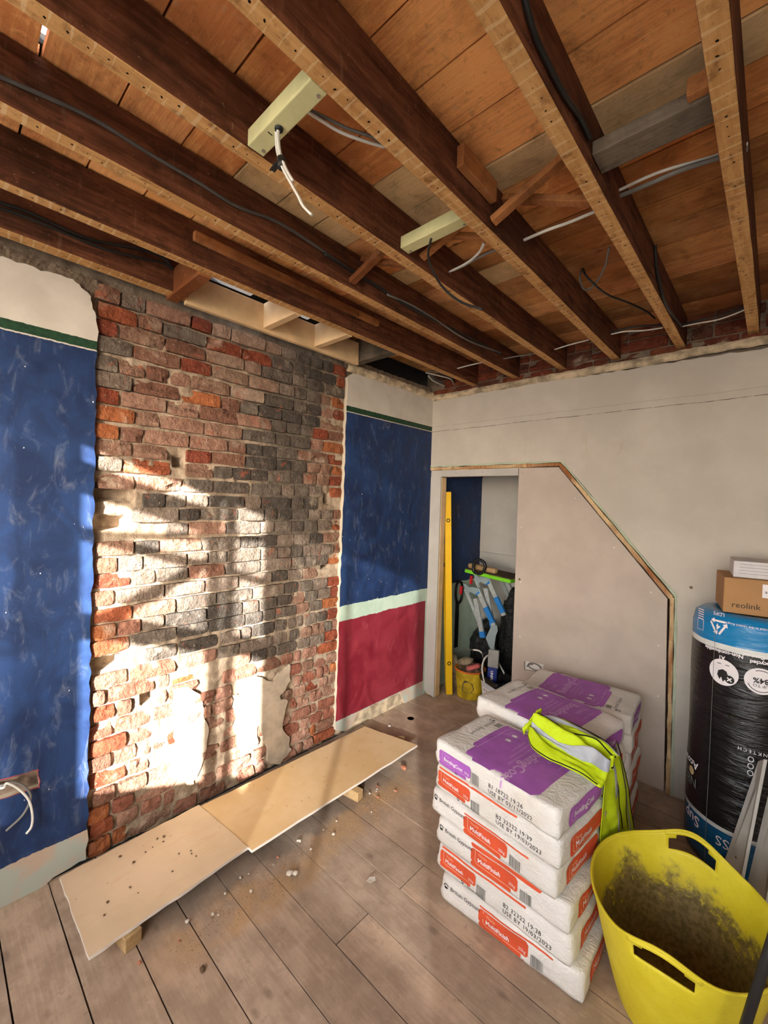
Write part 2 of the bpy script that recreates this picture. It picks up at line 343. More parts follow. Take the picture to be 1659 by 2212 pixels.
# ---- outer walls behind the camera, with the windows that light the room
wf_open = WIN
def wall_front():
    outer = [(-.1, 0), (3.75, 0), (3.75, 2.9), (-.1, 2.9)]
    holes = [[(a, c), (b, c), (b, d), (a, d)] for a, b, c, d in WIN]
    return slab('wall_front', outer, holes, lambda u, v, d: (u, d, v), YW, YW-.06, M['outer'])
tag(wall_front(), kind='structure')
tag(MB().box(3.7, 3.76, -4.35, .95, 0, 2.9).obj('wall_right', M['outer']), kind='structure')
for i, (a, b, c, d) in enumerate(WIN):
    y0, y1 = YW-.055, YW-.015
    fr = MB().box(a, a+.03, y0, y1, c, d).box(b-.03, b, y0, y1, c, d).box(a, b, y0, y1, c, c+.03).box(a, b, y0, y1, d-.03, d)
    fo = fr.obj('window_%d' % (i+1), M['upvc']); tag(fo, kind='structure')
    if i == 1:
        for x0, x1 in ((2.037, 2.08), (2.122, 2.148)): MB().box(x0, x1, y0, y1, c, d).obj('mullion', M['upvc'], fo)
        for z0, z1, x1 in ((1.67, 1.775, b), (2.10, 2.14, b), (2.30, 2.43, 2.03)): MB().box(a, x1, y0, y1, z0, z1).obj('transom', M['upvc'], fo)
    else:
        MB().box(a+.03, b-.03, YW-.04, YW-.036, c+.03, d-.03).obj('pane', M['film'], fo)
sc_ = thing('scaffold_brace', 'steel scaffold tubes braced outside the sunny window', 'scaffold', (1.9, -4.5, 0))
def wp(x, z, y=-4.5): k = YW-.035-y; return (x+.85*k, y, z+.35*k)
MB().tube([wp(1.45, 2.09), wp(2.5, 2.44)], .02).obj('scaffold_tube', M['steel'], sc_)
MB().tube([wp(1.5, 1.63), wp(2.02, 2.14)], .03).obj('scaffold_tube', M['steel'], sc_)
MB().tube([wp(2.9, 0), wp(2.9, 3.2)], .025).obj('scaffold_tube', M['steel'], sc_)

# ---- wall_left : backing, mortar, bricks, plaster
wl = MB().box(-.3, -.12, -4.35, .95, 0, 2.9).obj('wall_left', M['dark']); tag(wl, kind='structure')
YL, YR = -2.452, -.995                          # edges of the stripped chimney breast
CH = .0757
holes_w = []                                    # (y, z, ry, rz) missing bricks
for (px, py, ry, rz) in ((245, 1062, .085, .036), (235, 1130, .075, .034), (389, 996, .026, .028), (709, 1077, .028, .03), (232, 1432, .055, .03), (322, 1500, .03, .05), (705, 1222, .04, .022), (405, 1500, .0, .0)):
    p = onx(px, py, -.02); holes_w.append((p.y, p.z, ry, rz))
def in_poly(x, y, P):
    c = False; j = len(P)-1
    for i in range(len(P)):
        if (P[i][1] > y) != (P[j][1] > y) and x < (P[j][0]-P[i][0])*(y-P[i][1])/(P[j][1]-P[i][1])+P[i][0]: c = not c
        j = i
    return c
def wpoly(pts): return [(q.y, q.z) for q in (onx(a, b, -.02) for a, b in pts)]
SOOT = wpoly([(612, 735), (705, 752), (715, 830), (690, 900), (655, 960), (660, 1040), (690, 1110), (680, 1200), (640, 1290), (600, 1345), (500, 1395), (420, 1400), (300, 1360), (330, 1330), (470, 1290), (570, 1250), (590, 1170), (480, 1150), (400, 1120), (330, 1110), (300, 1085), (430, 1045), (520, 985), (560, 915), (590, 850), (600, 790)])
GREY = wpoly([(230, 1060), (440, 1040), (720, 1040), (720, 1400), (600, 1420), (260, 1420), (300, 1330), (240, 1200)])
PALE = wpoly([(430, 690), (600, 730), (600, 830), (560, 880), (450, 800)])
PATCH = wpoly([(520, 1478), (560, 1462), (590, 1470), (612, 1448), (622, 1440), (626, 1470), (604, 1495), (606, 1508), (617, 1512), (612, 1545), (608, 1568), (622, 1590), (628, 1618), (604, 1648), (582, 1648), (570, 1610), (560, 1570), (530, 1560), (515, 1530)])
def m_grid():
    dy, dz = .011, .011; y0, y1, z0, z1 = -2.95, .0, 0, 2.66
    ny, nzz = int((y1-y0)/dy), int((z1-z0)/dz); v = []; f = []
    for j in range(nzz+1):
        for i in range(ny+1):
            y, z = y0+i*dy, z0+j*dz
            d = -.036 + .012*nz(y, z, 3, 9) + .010*nz(y, z, 7, 31) + .016*nz(y, z, 1, 2.1)
            if z < .95 and y > -2.2: d += .005
            for (hy, hz, ry, rz) in holes_w:
                if ry > 0 and abs(y-hy) < ry and abs(z-hz) < rz: d = -.11 + .01*nz(y, z, 2, 40)
            v.append((min(d, -.0205), y, z))
    for j in range(nzz):
        for i in range(ny):
            a = j*(ny+1)+i; f.append((a, a+1, a+ny+2, a+ny+1))
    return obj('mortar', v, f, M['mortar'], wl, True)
m_grid()
BR = dict(brown=[(146, 114, 96), (138, 102, 84), (152, 120, 102), (130, 94, 78), (158, 122, 104)], red=[(156, 88, 60), (144, 76, 54), (170, 104, 66), (136, 72, 54)],
          grey=[(126, 112, 100), (114, 104, 94), (136, 122, 110)], soot=[(98, 90, 82), (84, 78, 72), (108, 99, 90)], pale=[(166, 140, 122), (172, 150, 132), (156, 130, 112)], pink=[(166, 124, 106), (176, 136, 116), (158, 112, 94), (152, 98, 80)])
def brick_color(y, z, edge):
    r = random.random()
    if edge and r < .5: k = 'red'
    elif in_poly(y, z, SOOT): k = 'soot' if r < .8 else 'grey'
    elif in_poly(y, z, PALE): k = 'pale' if r < .75 else 'red'
    elif in_poly(y, z, GREY): k = 'grey' if r < .62 else ('brown' if r < .85 else 'soot')
    elif z < 1.05: k = 'pink' if r < .7 else ('red' if r < .78 else 'brown')
    else: k = 'brown' if r < .76 else ('red' if r < .86 else 'grey')
    return lin(*random.choice(BR[k])), k
def brick(y0, y1, z0, z1, xf, xb, parent, kind, axis='x', name='brick'):
    ny, nn = (5 if y1-y0 > .15 else 3), 3
    rough = .0035 if kind in ('red', 'pink') else .0022; sd = rnd(0, 50); tl = rnd(-.012, .012); chip = random.choice((0, 0, 1, 2, 3, 4)) if kind in ('red', 'pink', 'brown') else 0
    v = []; f = []
    for j in range(nn+1):
        for i in range(ny+1):
            a, b = i/ny, j/nn; y = y0+(y1-y0)*a; z = z0+(z1-z0)*b
            ex = min(a, 1-a)*(y1-y0); ez = min(b, 1-b)*(z1-z0); x = xf + tl*(a-.5)*.5
            if i in (0, ny) or j in (0, nn): x -= .0025
            if (i in (0, ny)) and (j in (0, nn)):
                x -= .003; y += .0025 if i == 0 else -.0025; z += .002 if j == 0 else -.002
            x += rough*2*nz(y*17+sd, z*17, 0); y += .004*nz(y*9, z*9, sd)*(i in (0, ny)); z += .004*nz(y*9+sd, z*9, 5)*(j in (0, nn))
            if (chip == 1 and a < .3 and b > .5) or (chip == 2 and a > .7 and b < .5) or (chip == 3 and a > .6 and b > .5) or (chip == 4 and b > .6): x -= rnd(.006, .02)
            v.append(Vector((x, y, z)))
    n0 = len(v); w = ny+1
    rim = [i for i in range(ny)] + [j*w+ny for j in range(nn)] + [nn*w+i for i in range(ny, 0, -1)] + [j*w for j in range(nn, 0, -1)]
    for j in range(nn):
        for i in range(ny): a = j*w+i; f.append((a, a+1, a+w+1, a+w))
    for i in rim: q = v[i]; v.append(Vector((xb, q.y, q.z)))
    L = len(rim)
    for k in range(L): f.append((rim[k], n0+k, n0+(k+1) % L, rim[(k+1) % L]))
    if axis == 'y': v = [Vector((q.y, -q.x, q.z)) for q in v]; c = Vector(((y0+y1)/2, -xf, (z0+z1)/2))
    else: c = Vector((xf, (y0+y1)/2, (z0+z1)/2))
    return obj(name, v, f, M['brick'], parent, origin=c)
nb = 0
for c in range(34):
    z0 = .004 + c*CH + .004*math.sin(c*1.7)
    y = YL + rnd(-.015, .01); first = True; row = c % 4; i = 0
    while y < YR - .03:
        z = z0 + CH/2
        small = (y > -1.62 + .1*math.sin(c*.9)) or (z < .95 and y > -1.55)
        if first: L = .105 if c % 2 else .16
        elif small: L = random.choice((.095, .105, .11, .125, .15))
        elif row == 1: L = random.choice((.105, .105, .11, .21))
        else: L = random.choice((.215, .215, .2, .11, .16))
        if z < .9 and random.random() < .35: L *= .62
        y1 = min(y+L, YR+.01)
        if YR - y1 < .05: y1 = YR+.005
        yc = (y+y1)/2; skip = False
        for (hy, hz, ry, rz) in holes_w:
            if ry > 0 and abs(z-hz) < .042 and y < hy+ry*.8 and y1 > hy-ry*.8:
                if y1-y > .15 and ry < .05:
                    if hy > yc: y1 = hy-ry
                    else: y = hy+ry
                    yc = (y+y1)/2
                else: skip = True
        if in_poly(yc, z, PATCH) and random.random() < .8: skip = True
        if z < .75 and -2.15 < yc < -1.75 and random.random() < .3: skip = True
        if z > 2.56 and yc > -2.0: skip = True
        if not skip and y1-y > .02:
            edge = first or YR-y1 < .02
            col, k = brick_color(yc, z, edge)
            g = rnd(.004, .009) + (.004 if z < .95 else 0)
            o = brick(y+g, y1-g*.6, z0+rnd(.004, .009), z0+CH-rnd(.002, .006), -.0135+rnd(-.005, .004)-(.003 if k == 'red' else 0), -.1, wl, k); o.color = col; nb += 1
        y = y1; first = False; i += 1
# remains of render on the lower bricks
def patch(name, poly, x0, mat, th=.008):
    jag = []
    for i, (a, b) in enumerate(poly):
        c, d = poly[(i+1) % len(poly)]
        for k in range(6): t = k/6; y, z = a+(c-a)*t, b+(d-b)*t; jag.append((y+.022*nz(y*16, z*16, 1)+rnd(-.004, .004), z+.022*nz(y*16, z*16, 9)+rnd(-.004, .004)))
    return slab(name, jag, [], lambda u, v, d: (d + .002*nz(u, v, 0, 25), u, v), x0, x0-th, mat, wl)
M['render'] = plain('old render', lin(190, 174, 154), .9, .14, 9)
patch('render_patch', PATCH, -.0085, M['render'], .02)
for pts in ([(372, 1490), (405, 1480), (432, 1495), (440, 1540), (448, 1580), (440, 1640), (420, 1690), (385, 1690), (362, 1650), (378, 1600), (372, 1540)],
            [(505, 1500), (545, 1490), (556, 1545), (552, 1612), (520, 1632), (508, 1580)]):
    patch('render_patch', wpoly(pts), -.0105, M['render'], .012)
# plaster with broken edges
def jag_line(a, b, n, amp):
    return [(a[0]+(b[0]-a[0])*k/n+rnd(-amp, amp), a[1]+(b[1]-a[1])*k/n+rnd(-amp, amp)) for k in range(n)]
lp = [(-4.35, 0), (-2.6, 0)] + jag_line((-2.6, .008), (-2.455, .03), 5, .006) + jag_line((-2.458, .03), (-2.448, 2.40), 60, .006) + jag_line((-2.45, 2.40), (-2.475, 2.50), 6, .004) + jag_line((-2.475, 2.50), (-2.54, 2.545), 6, .004) + jag_line((-2.54, 2.545), (-2.8, 2.535), 12, .006) + [(-4.35, 2.54)]
rec = [(-2.80, .522), (-2.632, .508), (-2.626, .432), (-2.80, .446)]
pl = slab('plaster', lp, [rec], lambda u, v, d: (d, u, v), 0, -.03, M['paint'], wl)
rp = [(.885, 0), (.885, 2.2), (0.02, 2.2), (.0, 2.546)] + jag_line((-.02, 2.545), (-.2, 2.575), 10, .008) + jag_line((-.2, 2.575), (-.75, 2.59), 24, .008) + jag_line((-.75, 2.59), (-.96, 2.53), 9, .006) + jag_line((-.985, 2.5), (-1.008, .02), 60, .005) + [(-.9, 0.01)] + jag_line((-.86, .0), (-.8, .1), 3, .004) + jag_line((-.78, .112), (-.3, .11), 18, .006) + [(-.25, .0)]
slab('plaster', rp, [], lambda u, v, d: (d, u, v), 0, -.03, M['paint'], wl)
MB().box(-.05, -.014, -.9, -.2, 0, .13).obj('bare_base', M['rag'], wl)
# cable recess in the blue plaster
back = MB().box(-.035, -.028, -2.82, -2.61, .42, .54).obj('recess_back', plain('shade-darkened chased brick', lin(118, 100, 86), .95, .3, 25), wl)  # recess shade put into the back's colour so it looks sunk
for k in range(len(rec)):
    a, b = rec[k], rec[(k+1) % 4]
    if a[0] < -2.79 and b[0] < -2.79: continue
    MB().tube([(.0005, a[0]+(b[0]-a[0])*t/9+rnd(-.002, .002), a[1]+(b[1]-a[1])*t/9+rnd(-.002, .002)) for t in range(10)], [.0008+.0022*random.random() for t in range(10)], 5).obj('recess_edge', plain('exposed red undercoat', lin(150, 70, 76), .8), wl)

# ---- wall_back with the under-stairs infill
wb_out = [(1.80, 0), (3.75, 0), (3.75, 2.50)] + jag_line((3.7, 2.505), (2.1, 2.513), 30, .006) + jag_line((2.1, 2.513), (.03, 2.545), 50, .006) + [(0, 2.545), (0, 1.975), (1.11, 1.972), (1.792, 1.16)]
wb = slab('wall_back', wb_out, [], lambda u, v, d: (u, d, v), 0, .06, M['white']); tag(wb, kind='structure')
# header wall above, with the bricks seen between the joist ends
MB().box(-.1, 3.75, .045, .1, 2.48, 2.9).obj('backing', M['mortar'], wb)
for c in range(3):
    x = -.02 + (.1 if c % 2 else 0)
    while x < 3.4:
        L = random.choice((.215, .215, .105)); z0 = 2.555+c*.0757
        o = brick(x+.004, x+L-.004, z0+.004, z0+.071, -.03+rnd(-.003, .003), -.06, wb, 'brown', 'y'); o.color = lin(*random.choice(((128, 66, 46), (112, 60, 44), (138, 78, 54), (104, 66, 52)))); x += L
# ragged plaster ledge under the joists
def ragged(name, p0, p1, nrm, z0, z1, th, parent, n=150, m=7, mat='rag'):
    p0, p1, nrm = Vector(p0), Vector(p1), Vector(nrm); v = []; f = []
    for i in range(n+1):
        p = p0.lerp(p1, i/n); a = nz(i*.13, 0, 3); lo = z0+.008*nz(i*.3, 4)+.012*nz(i*.07, 9)
        for j in range(m+1):
            t = j/m; d = th*(.35+.65*math.sin(math.pi*min(1, t*1.15)))*(.8+.5*a) + .006*nz(i*.5, j*.8, 2)+.004*nz(i*1.7, j*1.9, 5)
            if j == 0: d = -.002
            if j == m: d = -.05
            q = p + nrm*d; v.append((q.x, q.y, lo+(z1-lo)*t+.006*nz(i*.4, j, 7)))
    for i in range(n):
        for j in range(m): a = i*(m+1)+j; f.append((a, a+1, a+m+2, a+m+1))
    return obj(name, v, f, M[mat], parent)
ragged('plaster_ledge', (0, 0, 0), (3.7, 0, 0), (0, -1, 0), 2.528, 2.585, .022, wb)
ragged('plaster_ledge', (0, -1.0, 0), (0, 0, 0), (1, 0, 0), 2.545, 2.61, .02, wl, 60)
ragged('plaster_ledge', (-.012, -2.95, 0), (-.03, -2.44, 0), (1, 0, 0), 2.53, 2.60, .012, wl, 60, 7, 'mortar')
fxz = lambda u, v, d: (u, d, v)
panel = slab('infill_board', [(.797, 0), (.795, 1.936), (1.083, 1.931), (1.744, 1.135), (1.768, 0)], [[(.892, .466), (1.0, .482), (1.031, .50), (1.029, .545), (.89, .53)]], fxz, .012, .025, M['pboard'], wb)
slab('header_board', [(0, 1.885), (.79, 1.88), (.79, 1.935), (0, 1.938)], [], fxz, .010, .024, M['pboard2'], wb)
slab('jamb_board', [(0, 0.03), (.104, 0.0), (.106, 1.884), (0, 1.884)], [], fxz, .006, .019, M['pboard2'], wb)
bevel(MB().box(.012, .108, .02, .085, 0, 1.88).obj('jamb_stud', M['fir'], wb), .003)
MB().box(.108, .80, .024, .1, 1.885, 1.95).obj('header_stud', M['fir'], wb)
MB().box(.80, .87, .026, .09, 0, 1.93).obj('stud', M['fir'], wb)
def strip(a, b, w, y0, y1, mat, name):
    a, b = Vector((a[0], 0, a[1])), Vector((b[0], 0, b[1])); t = (b-a).normalized(); s = Vector((t.z, 0, -t.x)); n = 14; v = []; f = []
    for i in range(n+1):
        p = a.lerp(b, i/n); w0, w1 = rnd(-.003, .003), w+rnd(-.004, .004)
        for (k, y) in ((w0, y0), (w1, y0), (w1, y1), (w0, y1)): q = p + s*k; v.append((q.x, y+rnd(-.001, .001), q.z))
    for i in range(n):
        for k in range(4): f.append((i*4+k, i*4+(k+1) % 4, (i+1)*4+(k+1) % 4, (i+1)*4+k))
    f += [(0, 1, 2, 3), (n*4+3, n*4+2, n*4+1, n*4)]
    return obj(name, v, f, mat, wb)
M['casing'] = m_oldwood('scraped timber casing', lin(150, 96, 58), lin(210, 182, 140), 2)
M['mintedge'] = plain('pale green paint edge', lin(178, 188, 164), .8, .1)
for a, b in (((-.0, 1.942), (1.095, 1.938)), ((1.085, 1.945), (1.755, 1.14)), ((1.757, 1.15), (1.782, 0))):
    strip(a, b, -.022, -.004, .02, M['casing'], 'casing_strip')
for a, b in (((-.0, 1.966), (1.105, 1.962)), ((1.1, 1.966), (1.782, 1.155)), ((1.782, 1.16), (1.806, 0))):
    strip(a, b, -.012, -.003, .015, M['mintedge'], 'casing_edge')
for (x, z) in [(.03, 1.91), (.25, 1.912), (.5, 1.912), (.76, 1.908), (.05, 1.6), (.055, 1.2), (.06, .8), (.065, .4), (.82, 1.9), (1.05, 1.9), (.83, 1.5), (.84, 1.1), (.85, .7), (1.2, 1.72), (1.45, 1.41), (1.66, 1.16), (1.71, .85), (1.72, .55)]:
    MB().tube([(x, .0125 if x > .78 else .0065, z), (x, .0095 if x > .78 else .004, z)], .0045, 8).obj('screw_head', M['gyp'] if x > .82 and z < 1.7 else M['steel'], wb)
# socket hole: box and cable
sb = MB().box(.88, 1.045, .03, .06, .45, .56).obj('back_box', M['gyp'], wb)
MB().tube(spline([(.905, .022, .49), (.93, .018, .525), (.98, .016, .53), (1.01, .016, .51), (.98, .016, .487), (.93, .018, .492), (.92, .02, .51), (.95, .02, .52)]), .004, 6).obj('socket_cable', M['cable_g'], wb, True)
# cupboard inside
tag(MB().box(-.05, 1.9, .885, .93, 0, 2.3).obj('wall_cupboard', M['pboard2']), kind='structure')
cupw = bpy.data.objects['wall_cupboard']
slab('lining_board', [(.003, 1.19), (.9, 1.17), (.9, 1.93), (.003, 1.93)], [], fxz, .868, .884, M['pboard2'], cupw)
slab('lining_board', [(.003, .0), (.9, .0), (.9, 1.165), (.003, 1.185)], [], fxz, .872, .884, M['pboard2'], cupw)
tag(MB().box(.0, 1.9, .05, .93, 2.05, 2.08).obj('ceiling_cupboard', M['pboard2']), kind='structure')
tag(MB().box(1.85, 1.9, .06, .93, 0, 2.08).obj('wall_cupboard_side', M['pboard2']), kind='structure')

# ---- ceiling: boards of the room above
ce = slab('ceiling', [(-.31, -4.35), (3.76, -4.35), (3.76, .95), (-.31, .95)], [[(.765, -2.80), (.87, -2.80), (.87, -2.70), (.765, -2.70)], [(-.05, -1.95), (.093, -1.95), (.093, -1.70), (-.05, -1.70)], [(-.05, -1.42), (.093, -1.42), (.093, -1.30), (-.05, -1.30)]], lambda u, v, d: (u, v, d), 2.803, 2.83, M['dark']); tag(ce, kind='structure')  # dark backing added over the boards to keep sky out of the seams
seams = [-2.757-.178*k for k in range(9, 0, -1)] + [-2.757, -2.579, -2.401, -2.224, -2.05, -1.875, -1.695, -1.56, -1.40, -1.27, -1.15, -.99, -.83, -.66, -.50, -.33, -.16, .045]
JX = [.411, .759, 1.102, 1.434, 1.777, 2.096, 2.44, 2.78, 3.12]   # right arrises of the joists
JW = .048
pale_rows = {(-1.875, 1.09, 1.41), (-1.695, 1.09, 2.42), (-2.05, .75, 1.08), (-2.224, .75, .9), (-1.15, 1.09, 1.41), (-1.4, .75, 1.08), (-1.875, .75, 1.08)}
for k in range(len(seams)-1):
    y0, y1 = seams[k]+.0035, seams[k+1]-.0035
    cuts = [(-.05, 3.7, False)]
    for (py, a, b) in pale_rows:
        if abs(py-seams[k]) < 1e-4:
            new = []
            for (c, d, q) in cuts:
                if not q and c < a and d > b: new += [(c, a, False), (a, b, True), (b, d, False)]
                else: new.append((c, d, q))
            cuts = new
    if -2.3 < y0 and y1 < -.9:                       # hearth opening beside the chimney: no boards near the wall
        cuts = [(max(c, .095), d, q) for (c, d, q) in cuts]
    for (c, d, q) in cuts:
        t = rnd(.9, 1.45); r = rnd(-.08, .14)
        if q: plank(c, d, y0, y1, ZB-.002, ZB+.02, M['newboard'], ce, 'ceiling_board', (1, 1, 1, 1))
        else:
            if y0 > -1.5 and random.random() < .45: t *= .6
            if abs(seams[k+1]+2.757) < 1e-4:          # a shrunk board leaves a daylight gap in one bay
                plank(.765, .87, y0, y1-.0065, ZB, ZB+.022, M['board'], ce, 'ceiling_board', (t, t, t*.95, 1)); plank(c, .765, y0, y1, ZB, ZB+.022, M['board'], ce, 'ceiling_board', (t, t, t, 1)); c = .87
            plank(c, d, y0, y1, ZB+rnd(-.001, .003), ZB+.022, M['board'], ce, 'ceiling_board', (t*(1+r*.5), t, t*(1-r), 1))

# ================================================================== CEILING TIMBERS
ORD = ['first', 'second', 'third', 'fourth', 'fifth', 'sixth', 'seventh', 'eighth', 'ninth']
def joist(xr, label, y0=-4.3, y1=.04, w=JW, z0=ZJ, z1=ZB-.004, name='ceiling_joist', mat='joist', sd=0):
    n = int((y1-y0)/.12); v = []; f = []
    for i in range(n+1):
        y = y0+(y1-y0)*i/n; dx = .003*nz(y*1.3, sd*7.7); dz = .003*nz(y*1.1, sd*3.3, 4)
        for (x, z) in ((xr-w, z0), (xr, z0), (xr, z1), (xr-w, z1)):
            lo = z < (z0+z1)/2
            v.append((x+dx+(.0015*nz(y*9, x*90, sd) if lo else 0), y, z+(dz+.0015*nz(y*8, sd, 2) if lo else 0)))
    for i in range(n):
        for k in range(4): f.append((i*4+k, i*4+(k+1) % 4, (i+1)*4+(k+1) % 4, (i+1)*4+k))
    f += [(0, 1, 2, 3), (n*4+3, n*4+2, n*4+1, n*4)]
    o = obj(name, v, f, M[mat], None, origin=(xr-w/2, (y0+y1)/2, z0))
    bevel(o, .003, 2)
    return tag(o, label, 'joist', 'ceiling joists')
for i, x in enumerate(JX):
    joist(x, 'dark brown ceiling joist with lath marks, %s from the chimney wall' % ORD[i], sd=i+1)
joist(.09, 'short dark joist tight against the chimney wall, ending at the brickwork', -4.3, -2.10, .07, ZJ, ZB-.004, sd=20)
def bar(p, q, w, h, up=(0, 0, 1)):
    """square-section bar from p to q"""
    p, q = Vector(p), Vector(q); t = (q-p).normalized(); a = t.cross(Vector(up))
    if a.length < 1e-4: a = Vector((1, 0, 0))
    a.normalize(); b = a.cross(t); mb = MB()
    v = [c + a*(sx*w/2) + b*(sy*h/2) for c in (p, q) for sx in (-1, 1) for sy in (-1, 1)]
    return mb.add(v, [(0, 2, 3, 1), (4, 5, 7, 6), (0, 1, 5, 4), (2, 6, 7, 3), (0, 4, 6, 2), (1, 3, 7, 5)])
def timber(name, mb, mat, label, cat='timber', group=None, bv=.003):
    v = mb.v; c = sum(v, Vector())/len(v); o = mb.obj(name, M[mat], None, origin=c); bevel(o, bv); return tag(o, label, cat, group)
# trimmed hearth opening
timber('trimmer_stub', MB().box(.0, .363, -2.17, -2.115, ZJ-.01, ZJ+.11), 'strut', 'short old trimmer between first joist and brick chimney')
timber('trimmer_board', MB().box(.035, .062, -2.10, -.945, 2.585, 2.735), 'fir', 'long new pale timber board along top of brick chimney', bv=.002)
timber('trimmer_noggin', MB().box(.063, .362, -1.68, -1.64, 2.60, 2.735), 'fir', 'new pale noggin under the white daylight slit', bv=.002)
timber('trimmer_noggin', MB().box(.063, .362, -1.325, -1.285, 2.60, 2.735), 'fir', 'new pale noggin near the far end of the new trimmer board', bv=.002)
timber('old_trimmer', MB().box(.005, .362, -.93, -.87, ZJ+.01, ZB-.004), 'greywood', 'weathered old trimmer past the end of the new trimmer board')
timber('joist_ledger', MB().box(.412, .437, -2.22, -1.14, 2.69, 2.725), 'strut', 'thin reddish ledger fixed along side of first joist')
timber('joist_block', MB().box(1.437, 1.462, -1.855, -1.645, 2.68, 2.747), 'strut', 'brown timber block nailed to side of fourth joist')
timber('grey_noggin', MB().box(1.779, 2.046, -1.692, -1.60, 2.64, 2.678), 'greywood', 'weathered grey noggin between fifth and sixth joists')
timber('packer', MB().box(2.0, 2.046, -1.72, -1.694, 2.645, 2.69), 'strut', 'small split packer beside weathered grey noggin')
ba = timber('treated_batten', MB().box(1.104, 1.384, -2.365, -2.315, 2.607, 2.652), 'treated', 'pale green treated batten holding the clipped white cable')
bb = timber('treated_batten', MB().box(1.104, 1.384, -1.727, -1.677, 2.622, 2.667), 'treated', 'pale green treated batten with a dark cable hanging through it')
for bt, y, z in ((ba, -2.34, 2.607), (bb, -1.702, 2.622)):
    for x in (1.125, 1.365): MB().tube([(x, y+.012, z-.0005), (x, y+.012, z-.003)], .005, 8).obj('screw_head', M['steel'], bt)
# herringbone struts
st = 'herringbone struts'
timber('strut', bar((1.44, -1.56, 2.745), (1.725, -1.50, 2.64), .035, .022), 'strut', 'old herringbone strut sloping down from the fourth joist', 'strut', st)
timber('strut', bar((1.44, -1.63, 2.63), (1.725, -1.615, 2.755), .035, .022), 'strut', 'old herringbone strut rising from the fourth joist', 'strut', st)
timber('strut', bar((.765, -1.60, 2.755), (1.05, -1.58, 2.64), .035, .022), 'strut', 'old herringbone strut sloping down from the second joist', 'strut', st)
timber('strut', bar((.765, -1.665, 2.63), (1.05, -1.645, 2.755), .035, .022), 'strut', 'old herringbone strut rising from the second joist', 'strut', st)
timber('strut', bar((1.108, -1.60, 2.64), (1.383, -1.57, 2.755), .03, .02), 'strut', 'old herringbone strut rising from the third joist', 'strut', st)
timber('strut', bar((1.108, -1.56, 2.755), (1.383, -1.54, 2.64), .03, .02), 'strut', 'old herringbone strut sloping down from the third joist', 'strut', st)
# ---- cables
M['cable_d'] = plain('dark grey cable sheath', lin(84, 82, 80), .5, .1)
def cable(pts, r, mat, label, flat=1., group='ceiling cables', name='cable'):
    p = spline(pts, 7); c = p[0].copy(); o = MB().tube(p, r, 8, flat).obj(name, M[mat], None, True, origin=c); return tag(o, label, 'cable', group)
W = lambda f, v, pts: [f(a, b, v) for a, b in pts]
c1 = thing('clipped_cable', 'white cable end hanging from pale treated batten', 'cable', (1.2, -2.34, 2.6), 'ceiling cables')
cp = [Vector((1.215, -2.34, 2.61))] + W(ony, -2.34, [(597, 290), (600, 330), (612, 365), (628, 395), (645, 425), (655, 445), (673, 464)])
MB().tube(spline(cp, 7), .0052, 8, .6).obj('cable_sheath', M['cable_w'], c1, True)
cp2 = [p + Vector((.008, 0, .002)) for p in cp[:5]]
MB().tube(spline(cp2, 7), .0052, 8, .6).obj('cable_sheath', M['cable_w'], c1, True)
for q in (ony(600, 272, -2.34), ony(606, 353, -2.34)):
    MB().tube([q+Vector((.002, 0, .012)), q+Vector((.006, 0, -.014))], .011, 8).obj('tape_wrap', M['cable_k'], c1, True)
    bar(q+Vector((-.006, -.004, 0)), q+Vector((-.028, -.006, -.008)), .014, .003).obj('tape_tail', M['cable_k'], c1)
cable(W(onz, 2.665, [(655, 235), (690, 258), (735, 285), (785, 304), (832, 318)]), .0055, 'cable_w', 'white flat cable running from treated batten over fourth joist', .6)
cable([q+Vector((0, .012, .006)) for q in W(onz, 2.668, [(660, 236), (700, 255), (745, 277), (790, 292), (822, 310)])], .0055, 'cable_g', 'grey twin cable above the white flat cable', .6)
cable([Vector((1.235, -1.70, 2.64))] + W(ony, -1.70, [(925, 550), (935, 585), (958, 622), (995, 652), (1042, 668)]), .0042, 'cable_k', 'dark cable end hanging below the second treated batten')
cable(W(onz, 2.66, [(1046, 525), (1035, 545), (1010, 567), (972, 587)]), .006, 'cable_w', 'white cable curling from fourth joist to third joist', .6)
cable(W(onz, 2.66, [(1090, 532), (1040, 553), (1000, 575), (970, 588)]), .0045, 'cable_g', 'thin grey cable beside the curling white cable')
cable(W(onx, .768, [(-40, 148), (60, 192), (200, 256), (320, 330), (430, 395), (510, 445), (600, 480), (680, 530), (760, 585), (830, 625)]), .0055, 'cable_d', 'grey cable clipped along side of second joist')
cable(W(onx, .772, [(700, 548), (800, 610), (900, 672), (1000, 722), (1082, 766)]), .006, 'cable_k', 'black cable running along the far end of the second joist')
cable(W(onx, .775, [(836, 636), (890, 660), (940, 690), (1010, 735), (1082, 762)]), .005, 'cable_g', 'thin grey cable lying on the black cable by the second joist')
cable(W(onx, .10, [(-40, 425), (60, 458), (180, 512), (260, 530), (310, 540), (352, 556), (372, 578)]), .007, 'cable_k', 'black cable clipped on the short joist beside chimney wall')
cable(W(onx, .103, [(-40, 438), (60, 470), (180, 520), (240, 542), (300, 556), (350, 568), (374, 582)]), .006, 'cable_k', 'second black cable below the clipped one on the short joist')
cable(W(onz, 2.69, [(1122, 523), (1180, 498), (1230, 480), (1290, 455)]), .007, 'cable_w', 'white and grey cable between fourth and fifth joists', .7)
cable(W(onz, 2.69, [(1335, 425), (1400, 398), (1470, 368), (1540, 345), (1615, 322)]), .008, 'cable_g', 'thick grey cable between fifth and sixth joists', .8)
